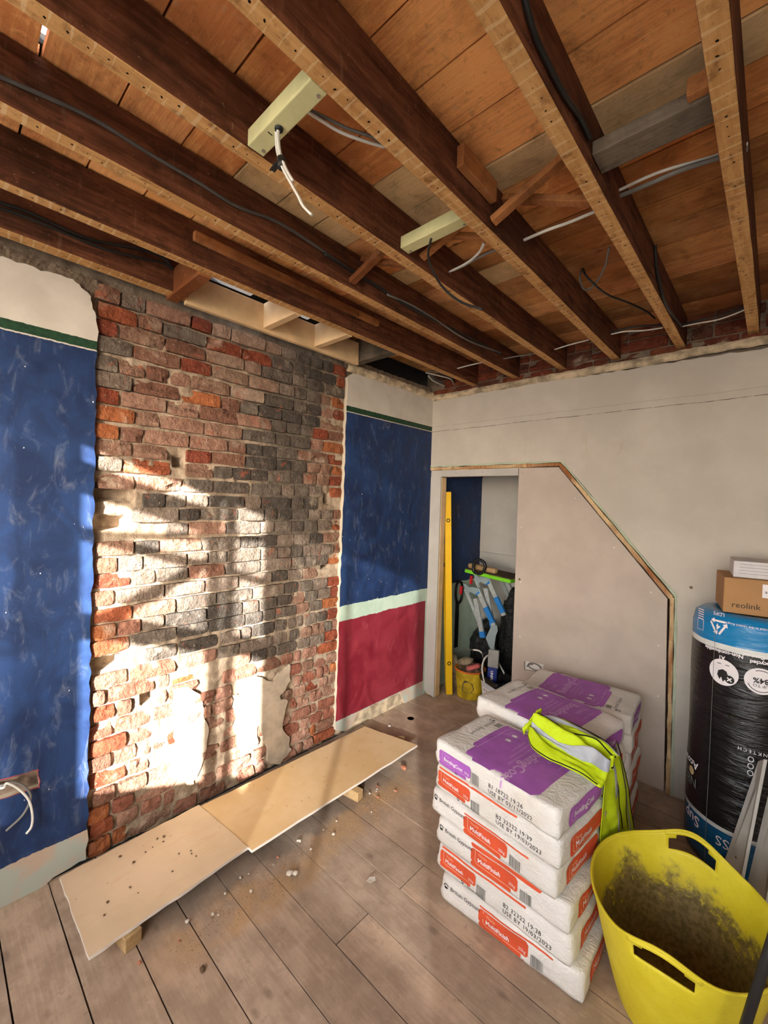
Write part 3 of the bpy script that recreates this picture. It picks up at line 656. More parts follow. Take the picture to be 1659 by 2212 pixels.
cable([q+Vector((0, .0, .012)) for q in W(onz, 2.69, [(1335, 420), (1400, 390), (1450, 372), (1540, 347), (1615, 320)])], .006, 'cable_w', 'white cable lying with the thick grey cable between joists', .7)
cable(W(onz, 2.66, [(1320, 722), (1350, 716), (1390, 714), (1432, 708)]), .006, 'cable_w', 'white cable by the back wall between fourth and fifth joists', .6)
cable(W(onz, 2.665, [(1318, 718), (1370, 706), (1432, 702)]), .005, 'cable_k', 'black cable by the back wall between fourth and fifth joists')
cable(W(onz, 2.66, [(1470, 706), (1510, 698), (1560, 688), (1632, 660)]), .0055, 'cable_w', 'white cable by the back wall between fifth and sixth joists', .6)
cable(W(onz, 2.67, [(1470, 702), (1510, 692), (1560, 680), (1632, 656)]), .005, 'cable_k', 'black cable by the back wall between fifth and sixth joists')
cable(W(onz, 2.66, [(1198, 755), (1230, 745), (1272, 734)]), .006, 'cable_w', 'white cable by the back wall between third and fourth joists', .6)
cable(W(onz, 2.66, [(1088, 775), (1115, 770), (1160, 763)]), .006, 'cable_g', 'grey cable by the back wall between second and third joists', .6)
cable([onz(1256, 583, 2.772)] + W(onz, 2.70, [(1253, 605), (1262, 625), (1280, 620), (1305, 580), (1316, 535)]), .0045, 'cable_g', 'grey cable looped below the boards between fourth and fifth joists')
cable([onz(1260, 581, 2.772)] + W(onz, 2.70, [(1268, 598), (1310, 635), (1360, 655), (1395, 672), (1415, 688)]), .0045, 'cable_k', 'dark cable trailing from a board hole towards the fifth joist')
cable(W(onx, 1.786, [(1120, -60), (1150, 60), (1185, 140), (1222, 210), (1250, 250), (1275, 300)]), .007, 'cable_k', 'black cable clipped along side of fifth joist')
cable(W(onx, 1.786, [(1415, 530), (1420, 590), (1440, 660), (1472, 705)]), .006, 'cable_k', 'black cable dropping down the far end of fifth joist')
for i, dz in enumerate((0, .014, .03)):
    cable([q+Vector((0, 0, dz)) for q in W(onz, 2.655, [(920+i*6, 805), (950, 812-i*3), (975, 820), (978, 838+i*2), (940, 825), (925, 812)])], .005, ('cable_w', 'cable_g', 'cable_g')[i], ('white', 'pale grey', 'darker grey')[i]+' coil of cable in the corner above the back wall')
cable(W(onz, 2.65, [(988, 796), (1010, 790), (1045, 782)]), .006, 'cable_w', 'white cable between first and second joists near back wall', .6)
# wires left in the plaster recess of the blue wall
cable([(-.02, -2.78, .50), (.015, -2.74, .50)] + [(.03, q.y, q.z) for q in W(onx, .03, [(20, 1690), (45, 1694), (64, 1712), (64, 1732), (48, 1762), (13, 1795)])], .0045, 'cable_g', 'grey wire bending down from the recess in the blue wall', 1., 'recess wires', 'wire')
cable([(-.02, -2.78, .49), (.015, -2.74, .49)] + [(.035, q.y, q.z) for q in W(onx, .035, [(15, 1692), (40, 1704), (62, 1728), (70, 1760), (68, 1785), (57, 1801)])], .0045, 'cable_w', 'pale wire bending down from the recess in the blue wall', 1., 'recess wires', 'wire')

# ================================================================== PLASTERBOARD SHEETS ON THE FLOOR
def sheet(name, pts, z, th, mat, label):
    out = []
    for i, (a, b) in enumerate(pts):
        c, d = pts[(i+1) % len(pts)]; n = 14
        for k in range(n): t = k/n; out.append((a+(c-a)*t+(rnd(-.003, .003) if k else 0), b+(d-b)*t+(rnd(-.002, .002) if k else 0)))
    o = slab(name, out, [], lambda u, v, d: (u, v, d), z, z-th, M[mat]); return tag(o, label, 'plasterboard', 'offcut sheets on the floor')
sheet('plasterboard_sheet', [(.085, -2.57), (.53, -2.567), (.491, -1.95), (.072, -1.99)], .07, .0125, 'sheet1', 'dusty cream plasterboard sheet, rough front edge, below the blue wall')
sheet('plasterboard_sheet', [(.081, -1.985), (.516, -1.946), (.521, -.748), (.116, -.834)], .066, .0125, 'sheet2', 'longer yellowed plasterboard sheet below the brick chimney')
def wood_block(p, q, w, h, label, mat='strut'):
    mb = bar(p, q, w, h); o = timber('wood_block', mb, mat, label, 'block', 'blocks under the sheets', .004); return o
M['blockwood'] = m_oldwood('offcut timber', lin(150, 120, 84), lin(190, 160, 118), 0)
wood_block((.25, -2.48, .028), (.535, -2.43, .028), .06, .055, 'timber block propping the cream plasterboard sheet', 'blockwood')
wood_block((.25, -1.36, .026), (.565, -1.31, .026), .05, .052, 'timber block propping the middle of the yellowed sheet', 'blockwood')
wood_block((.26, -.87, .026), (.40, -.73, .026), .07, .052, 'timber block propping the far end of the yellowed sheet', 'blockwood')
# swept dust along the sheets and crumbs
def dust():
    mb = MB(); T = [Vector((1, 0, -.5)), Vector((-.5, .87, -.5)), Vector((-.5, -.87, -.5)), Vector((0, 0, .9))]
    for i in range(1500):
        y = -2.35+1.35*random.random(); x = .66+.05*nz(y*2, 1)+random.gauss(0, .045); r = rnd(.0008, .0026); a = rnd(0, 6.3); c = Vector((x, y, .0012+r*.4)); ca, sa = math.cos(a)*r, math.sin(a)*r
        mb.add([c+Vector((t.x*ca-t.y*sa, t.x*sa+t.y*ca, t.z*r)) for t in T], [(0, 1, 3), (1, 2, 3), (2, 0, 3), (0, 2, 1)])
    return mb.obj('dust', M['dust'], None)
M['dust'] = plain('brown sweepings', lin(166, 138, 108), .95, .18, 22)
tag(dust(), 'brown sweepings of dust along the plasterboard sheets', 'dust', kind='stuff')
def crumb(p, s, mat, label, group, name='plaster_crumb', cat='debris'):
    bm = bmesh.new(); bmesh.ops.create_icosphere(bm, subdivisions=1, radius=s)
    sd = rnd(0, 99)
    for v in bm.verts: v.co *= 1+.35*nz(v.co.x/s+sd, v.co.y/s, v.co.z/s); v.co.z *= .6
    lo = min(v.co.z for v in bm.verts)
    me = bpy.data.meshes.new(name); bm.to_mesh(me); bm.free(); me.materials.append(mat)
    o = bpy.data.objects.new(name, me); COL.objects.link(o); o.location = Vector(p)-Vector((0, 0, lo)); return tag(o, label, cat, group)
M['crumbw'] = plain('plaster crumb', lin(206, 198, 186), .9, .1); M['crumbr'] = plain('brick crumb', lin(184, 120, 92), .9, .1); M['crumbd'] = plain('dark grit', lin(104, 84, 64), .9, .1)
for i in range(26):
    y = rnd(-2.5, -1.0); crumb((rnd(.545, .68), y, .003), rnd(.004, .009), M['crumbw'] if i % 4 else M['crumbr'], 'small crumb of rubble on the floor in front of the sheets', 'crumbs on the floor')
for i in range(16):
    crumb((rnd(.14, .46), rnd(-2.5, -2.05), .07), rnd(.003, .007), M['crumbd'], 'dark crumb of grit lying on the cream sheet', 'grit on the cream sheet')
crumb((.685, -1.86, .004), .016, M['crumbw'], 'larger white lump of plaster in the brown dust', None); crumb((.70, -1.84, .004), .012, M['crumbw'], 'smaller white lump of plaster in the brown dust', None)
crumb((.56, -.93, .0), .022, M['crumbr'], 'pinkish brick chip beside the yellowed sheet', None); crumb((.16, -.62, .0), .012, M['crumbw'], 'white plaster chip near the skirting under the red paint', None)
q = onz(437, 2098); crumb((q.x, q.y, 0), .012, M['crumbd'], 'olive crumb on the boards near the cream sheet', None)
q = onz(802, 1903, .002)
pp = slab('paper_scrap', [(q.x-.014, q.y-.016), (q.x+.012, q.y-.02), (q.x+.02, q.y+.004), (q.x+.004, q.y+.02), (q.x-.018, q.y+.008)], [], lambda u, v, d: (u, v, d+.006*math.sin((u-q.x)*90)), .010, .009, M['cable_w']); tag(pp, 'small white paper scrap alone on the bare floorboards', 'scrap')
q = onz(887, 1552, .001); h = MB(); h.lathe([(.0, .0), (.026, .0)], (q.x, q.y, .0012), 24); h.obj('drilled_hole', M['hole'], fl)
q = onz(1132, 2073); crumb((q.x, q.y, 0), .012, plain('pink plastic', lin(214, 96, 112), .6), 'pink plastic plug beside the bottom plaster bag', None, 'wall_plug', 'plug')

# ================================================================== PRINT HELPERS
def text2d(s, size, align='LEFT', bold=0., spacing=1.):
    cu = bpy.data.curves.new('t', 'FONT'); cu.body = s; cu.size = size; cu.align_x = align; cu.resolution_u = 2; cu.offset = bold; cu.space_character = spacing
    o = bpy.data.objects.new('t', cu); COL.objects.link(o); dg = bpy.context.evaluated_depsgraph_get()
    me = bpy.data.meshes.new_from_object(o.evaluated_get(dg))
    bm = bmesh.new(); bm.from_mesh(me); bmesh.ops.triangulate(bm, faces=bm.faces); bmesh.ops.dissolve_limit(bm, angle_limit=.02, verts=bm.verts, edges=bm.edges)
    bmesh.ops.triangulate(bm, faces=bm.faces); bm.verts.index_update()
    v = [(a.co.x, a.co.y) for a in bm.verts]; f = [tuple(q.index for q in a.verts) for a in bm.faces]
    bm.free(); bpy.data.objects.remove(o); bpy.data.curves.remove(cu); bpy.data.meshes.remove(me); return v, f
def rrect(x0, x1, y0, y1, r=.0, n=10, m=8, slant=0.):
    """grid of a rectangle with rounded corners"""
    v = []; f = []
    for j in range(m+1):
        y = y0+(y1-y0)*j/m; e = min(y-y0, y1-y); k = 0 if e >= r or r == 0 else r-math.sqrt(max(0, r*r-(r-e)**2))
        for i in range(n+1): v.append((x0+k+(x1-x0-2*k)*i/n+slant*(y-y0), y))
    for j in range(m):
        for i in range(n): a = j*(n+1)+i; f.append((a, a+1, a+n+2, a+n+1))
    return v, f
def path2d(pts, w):
    """constant-width line through 2D points"""
    v = []; f = []; P = [Vector(p) for p in pts]
    for i, p in enumerate(P):
        t = (P[min(i+1, len(P)-1)]-P[max(i-1, 0)]).normalized(); n = Vector((-t.y, t.x)); v += [tuple(p+n*w/2), tuple(p-n*w/2)]
    for i in range(len(P)-1): f.append((2*i, 2*i+1, 2*i+3, 2*i+2))
    return v, f
def barcode(x0, x1, y0, y1, horizontal=False):
    v = []; f = []; p = 0.
    while p < 1:
        w = random.choice((.02, .035, .05)); q = min(1, p+w); n = len(v)
        if horizontal: a = [(x0, y0+(y1-y0)*p), (x1, y0+(y1-y0)*p), (x1, y0+(y1-y0)*q), (x0, y0+(y1-y0)*q)]
        else: a = [(x0+(x1-x0)*p, y0), (x0+(x1-x0)*q, y0), (x0+(x1-x0)*q, y1), (x0+(x1-x0)*p, y1)]
        v += a; f.append((n, n+1, n+2, n+3)); p = q+random.choice((.02, .03, .04))
    return v, f
M['p_purple'] = plain('purple print', lin(172, 100, 192), .6, .06); M['p_orange'] = plain('orange print', lin(222, 90, 56), .6, .06)
M['p_white'] = plain('white print', lin(238, 232, 236), .6, .03); M['p_grey'] = plain('grey print', lin(120, 120, 116), .6, .05); M['p_black'] = plain('black print', lin(40, 38, 38), .6, .05)
M['p_lilac'] = plain('lilac print', lin(206, 160, 214), .6, .05); M['p_peach'] = plain('peach print', lin(240, 190, 160), .6, .05)
def m_paper():
    n = N('paper sack'); p = n.objc(); a = n.noise(p, 5, 5, .6); w = n.noise(n.map(p, (6, 14, 14)), 2.5, 5, .6, 1.5)
    col = n.mix(n.ss(a, .35, .7), lin(224, 221, 216), lin(240, 238, 235)); col = n.mix(n.ma('MULTIPLY', n.ss(n.noise(p, 3, 4), .58, .75), .4), col, lin(196, 180, 158))
    return n.done(col, .6, n.ma('ADD', n.ma('ADD', w, n.ma('MULTIPLY', a, .5)), n.noise(n.map(p, (9, 9, 9)), 2.2, 3, .5, 3.5)), .4, .012, spec=.35)
M['paper'] = m_paper()
# ================================================================== PLASTER SACKS
def sack_mesh(L, Wd, T, sd):
    nx, ny, nw = 30, 20, 8; vs = {}; V = []; F = []
    def shape(a, b, c):
        n8 = (abs(a)**26+abs(b)**26)**(1/26); s = 1/max(n8, 1e-6)*max(abs(a), abs(b)) if n8 > 0 else 1; x, y = a*s, b*s
        th = .93+.07*(1-abs(a)**5)*(1-abs(b)**4)
        bul = 1+.006*math.cos(c*1.5)-.016*abs(c)**6
        X, Y, Z = x*L/2*bul, y*Wd/2*bul, c*T/2*th
        if c > 0: Z += .004*nz(a*3+sd, b*2, 1)
        k = .005*nz(a*2.5+sd, b*2.5, c*.8)+.0016*nz(a*8, b*7+sd, c*2)
        e = max(abs(a), abs(b)); X += k*math.copysign(1, a)*(abs(a) > .95); Y += (k+.0012*nz(a*10+sd, c*1.2, 2))*math.copysign(1, b)*(abs(b) > .95)
        if abs(a) > .95 and abs(b) > .95: X *= 1+.02*(c < 0); Z += .004*nz(sd, a, b)
        Z = max(-T/2, min(T/2, Z))
        return Vector((X, Y, Z))
    def vid(i, j, k):
        if (i, j, k) not in vs: vs[(i, j, k)] = len(V); V.append(shape(i/nx*2-1, j/ny*2-1, k/nw*2-1))
        return vs[(i, j, k)]
    for i in range(nx):
        for j in range(ny):
            F.append((vid(i, j, nw), vid(i+1, j, nw), vid(i+1, j+1, nw), vid(i, j+1, nw))); F.append((vid(i, j, 0), vid(i, j+1, 0), vid(i+1, j+1, 0), vid(i+1, j, 0)))
    for i in range(nx):
        for k in range(nw):
            F.append((vid(i, 0, k), vid(i+1, 0, k), vid(i+1, 0, k+1), vid(i, 0, k+1))); F.append((vid(i, ny, k), vid(i, ny, k+1), vid(i+1, ny, k+1), vid(i+1, ny, k)))
    for j in range(ny):
        for k in range(nw):
            F.append((vid(0, j, k), vid(0, j, k+1), vid(0, j+1, k+1), vid(0, j+1, k))); F.append((vid(nx, j, k), vid(nx, j+1, k), vid(nx, j+1, k+1), vid(nx, j, k+1)))
    return V, F
class Sack:
    def __init__(s, c, yaw_, L, Wd, T, label, group, sd, tilt=0.):
        s.M = Matrix.Translation(c) @ Matrix.Rotation(yaw_, 4, 'Z') @ Matrix.Rotation(tilt, 4, 'Y'); s.L, s.W, s.T = L, Wd, T
        V, F = sack_mesh(L, Wd, T, sd); s.bvh = BVHTree.FromPolygons(V, F)
        s.root = thing('plaster_sack', label, 'sack', Vector(c)-Vector((0, 0, T/2)), group)
        s.body = obj('sack_body', [s.M @ v for v in V], F, M['paper'], s.root, True)
    def put(s, face, vf, mat, name='print', rot=0., at=(0, 0), off=.0013, parent=None):
        v, f = vf; out = []; cr_, sr_ = math.cos(rot), math.sin(rot)
        for (x, y) in v:
            a, b = at[0]+x*cr_-y*sr_, at[1]+x*sr_+y*cr_
            if face == 'front': o, d = Vector((a, -1, b)), Vector((0, 1, 0))
            elif face == 'end': o, d = Vector((1, a, b)), Vector((-1, 0, 0))
            else: o, d = Vector((a, b, 1)), Vector((0, 0, -1))
            h = s.bvh.ray_cast(o, d)[0]
            if h is None:
                lim = Vector((s.L/2*.985, s.W/2*.985, s.T/2*.7)); h = Vector([max(-lim[i], min(lim[i], (a, b)[0] if i == 0 and face != 'end' else (o[i] if abs(o[i]) < .9 else math.copysign(lim[i], o[i])))) for i in range(3)])
            out.append(s.M @ (h - d*off))
        return obj(name, out, f, mat, parent or s.root)
    def put_text(s, face, t, size, mat, at, rot=0., align='LEFT', bold=0., name='lettering', off=.0024, spacing=1., parent=None):
        return s.put(face, text2d(t, size, align, bold, spacing), mat, name, rot, at, off, parent)
HP = math.pi/2
def logo(s, face, at, rot, size, mat):
    s.put(face, rrect(0, size*.9, -size*.25, size*.25, 0, 2, 2), mat, 'logo', rot, at, .0021); s.put(face, path2d([(size*.45+size*.6*math.cos(a), size*.5+size*.42*math.sin(a)) for a in [k*math.pi/6 for k in range(9)]], size*.22), mat, 'logo', rot, at, .0023)
def label_block(s, face, x0, x1, y0, y1, mat, line, text, kg, small):
    """the ribbon-shaped brand label on a side of the sack"""
    h = y1-y0; lab = s.put(face, rrect(x0, x1, y0+h*.25, y1, h*.12, 8, 6), mat, 'label_print', 0, (0, 0), .0013)
    s.put(face, rrect(x0, x1-(x1-x0)*.13, y0, y0+h*.27, h*.06, 8, 3), mat, 'label_print', 0, (0, 0), .0013)
    s.put(face, path2d([(x0+h*.28, y1-h*.03), (x0+h*.28, y0+h*.42), (x0+h*.33, y0+h*.33), (x0+h*.45, y0+h*.28), (x1-h*.1, y0+h*.28)], h*.03), line, 'label_line', 0, (0, 0), .0021, lab)
    s.put_text(face, 'Thistle', small*.8, line, (x0+h*.45, y1-small*1.0), parent=lab)
    s.put_text(face, text, small*1.25, M['p_white'], (x0+h*.43, y0+h*.42), 0, 'LEFT', small*.03, parent=lab)
    if kg: s.put_text(face, '25kg', small*.8, M['p_white'], (x1-h*.12, y0+h*.42), 0, 'RIGHT', parent=lab)
def purple_front(s):
    label_block(s, 'front', -.255, -.085, -.045, .018, M['p_purple'], M['p_lilac'], 'BondingCoat', True, .0155)
    s.put('front', barcode(-.085, -.045, -.04, .005), M['p_grey'], 'barcode', 0, (0, 0), .0021)
    s.put_text('front', 'B1 18722 19:26', .022, M['p_black'], (.0, -.012), 0, 'LEFT', 0, 'date_print', .0024, 1.08); s.put_text('front', 'USE BY 03/11/2022', .022, M['p_black'], (.0, -.034), 0, 'LEFT', 0, 'date_print', .0024, 1.08)
    logo(s, 'front', (-.165, -.05), 0, .011, M['p_black'])
def purple_top(s, full=True, flip=False):
    k = math.pi if flip else 0
    T = lambda x, y: (-x, -y) if flip else (x, y)
    h = s.W/2-.004
    def P(x0, x1, y0, y1, r): v, f = rrect(x0, x1, y0, y1, r, 16, 14); return ([T(*q) for q in v], f)
    mp = s.put('top', P(-.135, .195, -h, h, .02), M['p_purple'], 'main_print'); s.put('top', P(-.155, -.13, -h*.55, h*.9, .012), M['p_purple'], 'main_print')
    s.put('top', ([T(*q) for q in path2d([(.10, h-.02), (-.09, h-.02), (-.115, h-.03), (-.125, h-.05), (-.125, -h*.55)], .0035)[0]], path2d([(0, 0)]*5, .1)[1]), M['p_lilac'], 'main_line', 0, (0, 0), .0021, mp)
    r = -HP + k
    s.put_text('top', 'BondingCoat', .062, M['p_lilac'], T(.05, h-.045), r, 'LEFT', .0012, parent=mp)
    s.put_text('top', 'Thistle', .034, M['p_lilac'], T(.115, h-.05), r, parent=mp)
    for i, t in enumerate(('for use on low to medium', 'suction and smooth', 'backgrounds')): s.put_text('top', t, .018, M['p_lilac'], T(.022-i*.022, h-.09), r, parent=mp)
    s.put_text('top', 'Undercoat plaster', .013, M['p_lilac'], T(.165, h-.06), r, parent=mp)
    s.put_text('top', '25kg', .024, M['p_lilac'], T(-.105, h-.05), r, parent=mp)
    for y in (.09, .04):
        s.put('top', path2d([T(-.07+.018*math.cos(a), h-.17+y+.018*math.sin(a)) for a in [i*math.pi/8 for i in range(17)]], .0012), M['p_lilac'], 'drop_mark', 0, (0, 0), .0021, mp)
        s.put('top', ([T(*q) for q in [(-.07, h-.17+y)] + [(-.072+.013*math.cos(a)*(1-.3*math.sin(a)), h-.17+y+.01*math.sin(a)) for a in [i*math.pi/6 for i in range(12)]]], [(0, i+1, (i+1) % 12+1) for i in range(12)]), M['p_white'], 'drop_mark', 0, (0, 0), .0023, mp)
    s.put_text('top', 'British Gypsum', .027, M['p_grey'], T(-.215, h-.05), r)
    logo(s, 'top', T(-.215, h-.045), HP+k, .02, M['p_grey'])
    v, f = barcode(-.19, -.16, h-.075, h-.035); s.put('top', ([T(*q) for q in v], f), M['p_grey'], 'barcode', 0, (0, 0), .0021)
def end_label(s, mat, line, text):
    w = s.W/2; h = s.T/2
    el = s.put('end', rrect(-w*.62, w*.78, -h*.72, h*.55, .015, 10, 8), mat, 'end_label'); s.put('end', path2d([(-w*.5, h*.5), (-w*.5, -h*.4), (-w*.46, -h*.52), (w*.7, -h*.52)], .0035), line, 'end_line', 0, (0, 0), .0021, el)
    s.put_text('end', 'Thistle', .017, line, (-w*.42, h*.15), parent=el); s.put_text('end', text, .029, M['p_white'], (-w*.42, -h*.28), 0, 'LEFT', .0006, parent=el); s.put_text('end', '25kg', .012, line, (-w*.42, -h*.5), parent=el)
def orange_front_small(s, d2):
    label_block(s, 'front', -.265, -.09, -.035, .032, M['p_orange'], M['p_peach'], 'MultiFinish', True, .0165)
    s.put('front', rrect(-.26, .12, .040, .047, .002, 14, 1), M['p_orange'], 'edge_print')
    s.put('front', barcode(-.085, -.045, -.04, .0), M['p_grey'], 'barcode', 0, (0, 0), .0021)
    s.put_text('front', 'B2 32322 '+d2, .022, M['p_black'], (.03, -.008), 0, 'LEFT', 0, 'date_print', .0024, 1.08); s.put_text('front', 'USE BY 19/03/2023', .022, M['p_black'], (.03, -.03), 0, 'LEFT', 0, 'date_print', .0024, 1.08)
    s.put_text('front', 'British Gypsum', .014, M['p_black'], (-.13, -.044)); logo(s, 'front', (-.155, -.042), 0, .01, M['p_black'])
def orange_front_big(s, band):
    label_block(s, 'front', -.105, .095, -.045, .028, M['p_orange'], M['p_peach'], 'MultiFinish', True, .018)
    s.put('front', rrect(-.105, .185, .032, .032+band, .006, 12, 3), M['p_orange'], 'edge_print')
    s.put('front', barcode(.105, .15, -.04, .0), M['p_grey'], 'barcode', 0, (0, 0), .0021)
    s.put_text('front', 'British Gypsum', .022, M['p_black'], (-.235, .012)); logo(s, 'front', (-.262, .012), 0, .016, M['p_black'])
def bag_stack(cx, cy, a, L, Wd, ztop, n, tagw, front):
    T = ztop/n; out = []
    for i in range(n):
        z = T*(i+.5); j = 0 if i == n-1 else 1
        lvl = ['bottom', 'second from bottom', 'third from bottom', 'fourth from bottom', 'fifth from bottom', 'top'][i] if n == 6 else str(i)
        lab = ('white sack with purple print lying on top of the %s stack' if i == n-1 else 'white sack with orange print, %s of the %s stack' % (lvl, '%s')) % tagw
        sx = ((.055, .04, .02, .0, .0, 0)[i], math.radians((8, 5, 4, 1, 0, 0)[i])) if front else (0, 0)
        s = Sack((cx+sx[0]+(-.006 if i % 2 else .006)*j, cy+rnd(-.005, .005)*j, z), a+sx[1]+rnd(-.015, .015)*j, L, Wd, T*.997, lab, 'plaster sacks', i*3.1+cx*17+cy)
        out.append(s)
    return out
fs = bag_stack(1.44, -1.285, math.radians(-7), .565, .375, .63, 6, 'jacket-draped front', True)
purple_front(fs[5]); purple_top(fs[5]); end_label(fs[5], M['p_purple'], M['p_lilac'], 'BondingCoat')
orange_front_small(fs[4], '19:39'); orange_front_big(fs[3], .006); orange_front_big(fs[2], .02); orange_front_small(fs[1], '19:38'); orange_front_big(fs[0], .006)
for s in fs[:5]: end_label(s, M['p_orange'], M['p_peach'], 'MultiFinish')
ms = bag_stack(1.395, -.848, math.radians(-8), .58, .385, .66, 6, 'middle', False)
purple_top(ms[5]); end_label(ms[5], M['p_purple'], M['p_lilac'], 'BondingCoat')
for s in ms[:5]: end_label(s, M['p_orange'], M['p_peach'], 'MultiFinish')
rs_ = bag_stack(1.39, -.35, math.radians(4), .58, .36, .595, 6, 'rear, panel-side', False)
purple_top(rs_[5], True, True); end_label(rs_[5], M['p_purple'], M['p_lilac'], 'BondingCoat')
for s in rs_[:5]: end_label(s, M['p_orange'], M['p_peach'], 'MultiFinish')

# ================================================================== HI-VIS JACKET
jk = thing('hivis_jacket', 'crumpled lime yellow high-visibility jacket draped over plaster sacks', 'jacket', (1.6, -1.1, .64))
def m_cloth(name, a, b, rough=.7):
    n = N(name); p = n.objc(); f = n.noise(p, 9, 5, .6, .8); d = n.noise(p, 30, 4, .6); col = n.mix(n.ss(f, .35, .7), a, b); col = n.mix(n.ma('MULTIPLY', n.ss(d, .6, .75), .25), col, tuple(x*.4 for x in a[:3])+(1,))
    return n.done(col, rough, n.ma('ADD', f, n.ma('MULTIPLY', d, .3)), .5, .012, spec=.3)
M['lime'] = m_cloth('lime polyester', lin(186, 208, 12), lin(206, 232, 34)); M['reflect'] = m_cloth('grey reflective tape', lin(156, 160, 172), lin(190, 194, 204), .4); M['jblack'] = plain('black piping', lin(22, 24, 26), .7)
zt = .655
jl = [onz(1140, 1592, .672), onz(1150, 1616, .655), onz(1178, 1638, .65), onz(1215, 1655, .645), onz(1258, 1676, .642), onz(1296, 1702, .64), Vector((1.752, -1.19, .605)), onx(1303, 1730, 1.753), onx(1299, 1775, 1.75), onx(1296, 1805, 1.744), onx(1297, 1822, 1.74)]
jr = [onz(1160, 1553, .735), onz(1190, 1551, .73), onz(1230, 1563, .728), onz(1272, 1583, .726), onz(1310, 1604, .724), onz(1340, 1632, .72), Vector((1.735, -.95, .66)), onx(1356, 1690, 1.75), onx(1362, 1745, 1.75), onx(1373, 1812, 1.748), onx(1376, 1835, 1.746)]
jl, jr = spline(jl, 5), spline(jr, 5); NU, NV = len(jl)-1, 44
def jsurf(i, v):
    a, b = jl[i], jr[i]; p = a.lerp(b, v); u = i/NU; side = max(0., min(1., (u-.55)/.1))
    fold = .026*math.sin(v*14+u*5+2.5*nz(u*3, v*2, 1)) + .011*math.sin(v*29-u*9+4*nz(u*4, v*3, 6)) + .022*nz(u*8, v*6, 4) + .006*nz(u*30, v*18, 2)
    arch = math.sin(math.pi*v)**.6
    up = Vector((0, 0, 1)).lerp(Vector((1, 0, .15)), side)
    crest = .016*math.exp(-((v-.55)/.2)**2)*(1-side) + .016*arch*(1-side)*math.sin(math.pi*min(1, u*3+.35))
    return p + up*(max(-.004, fold*arch*(.8-.4*side) + crest + .012*arch*(1-.6*side)))
def jstrip(name, v0, v1, mat, off, n=None):
    n = n or NV; V = []; F = []
    for i in range(NU+1):
        for k in range(n+1):
            v = v0+(v1-v0)*k/n; p = jsurf(i, v)
            if off:
                u2 = jsurf(min(i+1, NU), v)-jsurf(max(i-1, 0), v); w2 = jsurf(i, min(1, v+.01))-jsurf(i, max(0, v-.01)); nn = u2.cross(w2)
                if nn.length > 0: nn.normalize(); nn = nn if nn.dot(CAM-p) > 0 else -nn; p = p + nn*off
            V.append(p)
    for i in range(NU):
        for k in range(n): a = i*(n+1)+k; F.append((a, a+1, a+n+2, a+n+1))
    o = obj(name, V, F, mat, jk, True); md = o.modifiers.new('thick', 'SOLIDIFY'); md.thickness = .002; md.offset = 0; return o
jstrip('jacket_fabric', 0, 1, M['lime'], 0)
jstrip('reflective_band', .33, .42, M['reflect'], .0025, 10); jstrip('reflective_band', .84, .91, M['reflect'], .0025, 8)
for v in (.58, .72, .985): MB().tube([jsurf(i, v)+Vector((.001, -.001, .003)) for i in range(2, NU-6)], .0028, 6).obj('piping', M['jblack'], jk, True)
MB().tube([jsurf(i, .01)+Vector((0, 0, .002)) for i in range(0, NU//2)], .0022, 6).obj('piping', M['jblack'], jk, True)
# collar end, folded
V = []; F = []
for i in range(9):
    for k in range(13):
        a = k/12*math.pi*1.25-.4; r = .022+.008*math.sin(i*1.1+k); c = jl[0].lerp(jr[2], i/8); V.append(c+Vector((-.012-.01*math.cos(a), .0, .012))+Vector((math.cos(a)*r*.7, math.cos(a)*r*.5, math.sin(a)*r)))
for i in range(8):
    for k in range(12): a = i*13+k; F.append((a, a+1, a+14, a+13))
o = obj('collar', V, F, M['lime'], jk, True); md = o.modifiers.new('thick', 'SOLIDIFY'); md.thickness = .003

# ================================================================== FLEXIBLE TUB
def m_tub():
    n = N('dirty yellow tub plastic'); p = n.pos(); x, y, z = n.sep(p)[0:3]; a = n.noise(p, 7, 6, .65); b = n.noise(n.map(p, (14, 14, 14)), 3, 5, .7); c = n.noise(p, 60, 3, .6)
    yel = n.mix(n.ss(a, .3, .7), lin(214, 196, 36), lin(230, 214, 60))
    dx, dy = n.ma('SUBTRACT', x, 2.008), n.ma('SUBTRACT', y, -1.26); nx_, ny_, nz_ = n.sep(n.new('NewGeometry').outputs['Normal'])[0:3]
    inn = n.ma('LESS_THAN', n.ma('ADD', n.ma('MULTIPLY', dx, nx_), n.ma('MULTIPLY', dy, ny_)), 0.)
    lev = n.ma('ADD', z, n.ma('MULTIPLY', n.ma('SUBTRACT', a, .5), -.42))
    dirt = n.ma('MULTIPLY', n.ma('MULTIPLY', inn, n.ss(lev, .30, .22)), n.ss(n.ma('ADD', b, n.ma('MULTIPLY', n.ss(lev, .25, .05), .4)), .3, .5))
    col = n.mix(n.ma('MULTIPLY', dirt, .92), yel, n.mix(n.ss(c, .35, .65), lin(82, 66, 46), lin(124, 104, 76)))
    col = n.mix(n.ma('MULTIPLY', n.ss(b, .55, .8), .35), col, lin(150, 134, 70))
    return n.done(col, .5, n.ma('ADD', a, c), .15, .003, spec=.4)
M['tub'] = m_tub()
tub = thing('flexible_tub', 'yellow flexible rubble tub with dirty inside and two handles', 'tub', (1.965, -1.26, 0))
TC = Vector((2.008, -1.255, 0)); RX0, RY0 = .262, .298; HT = .372
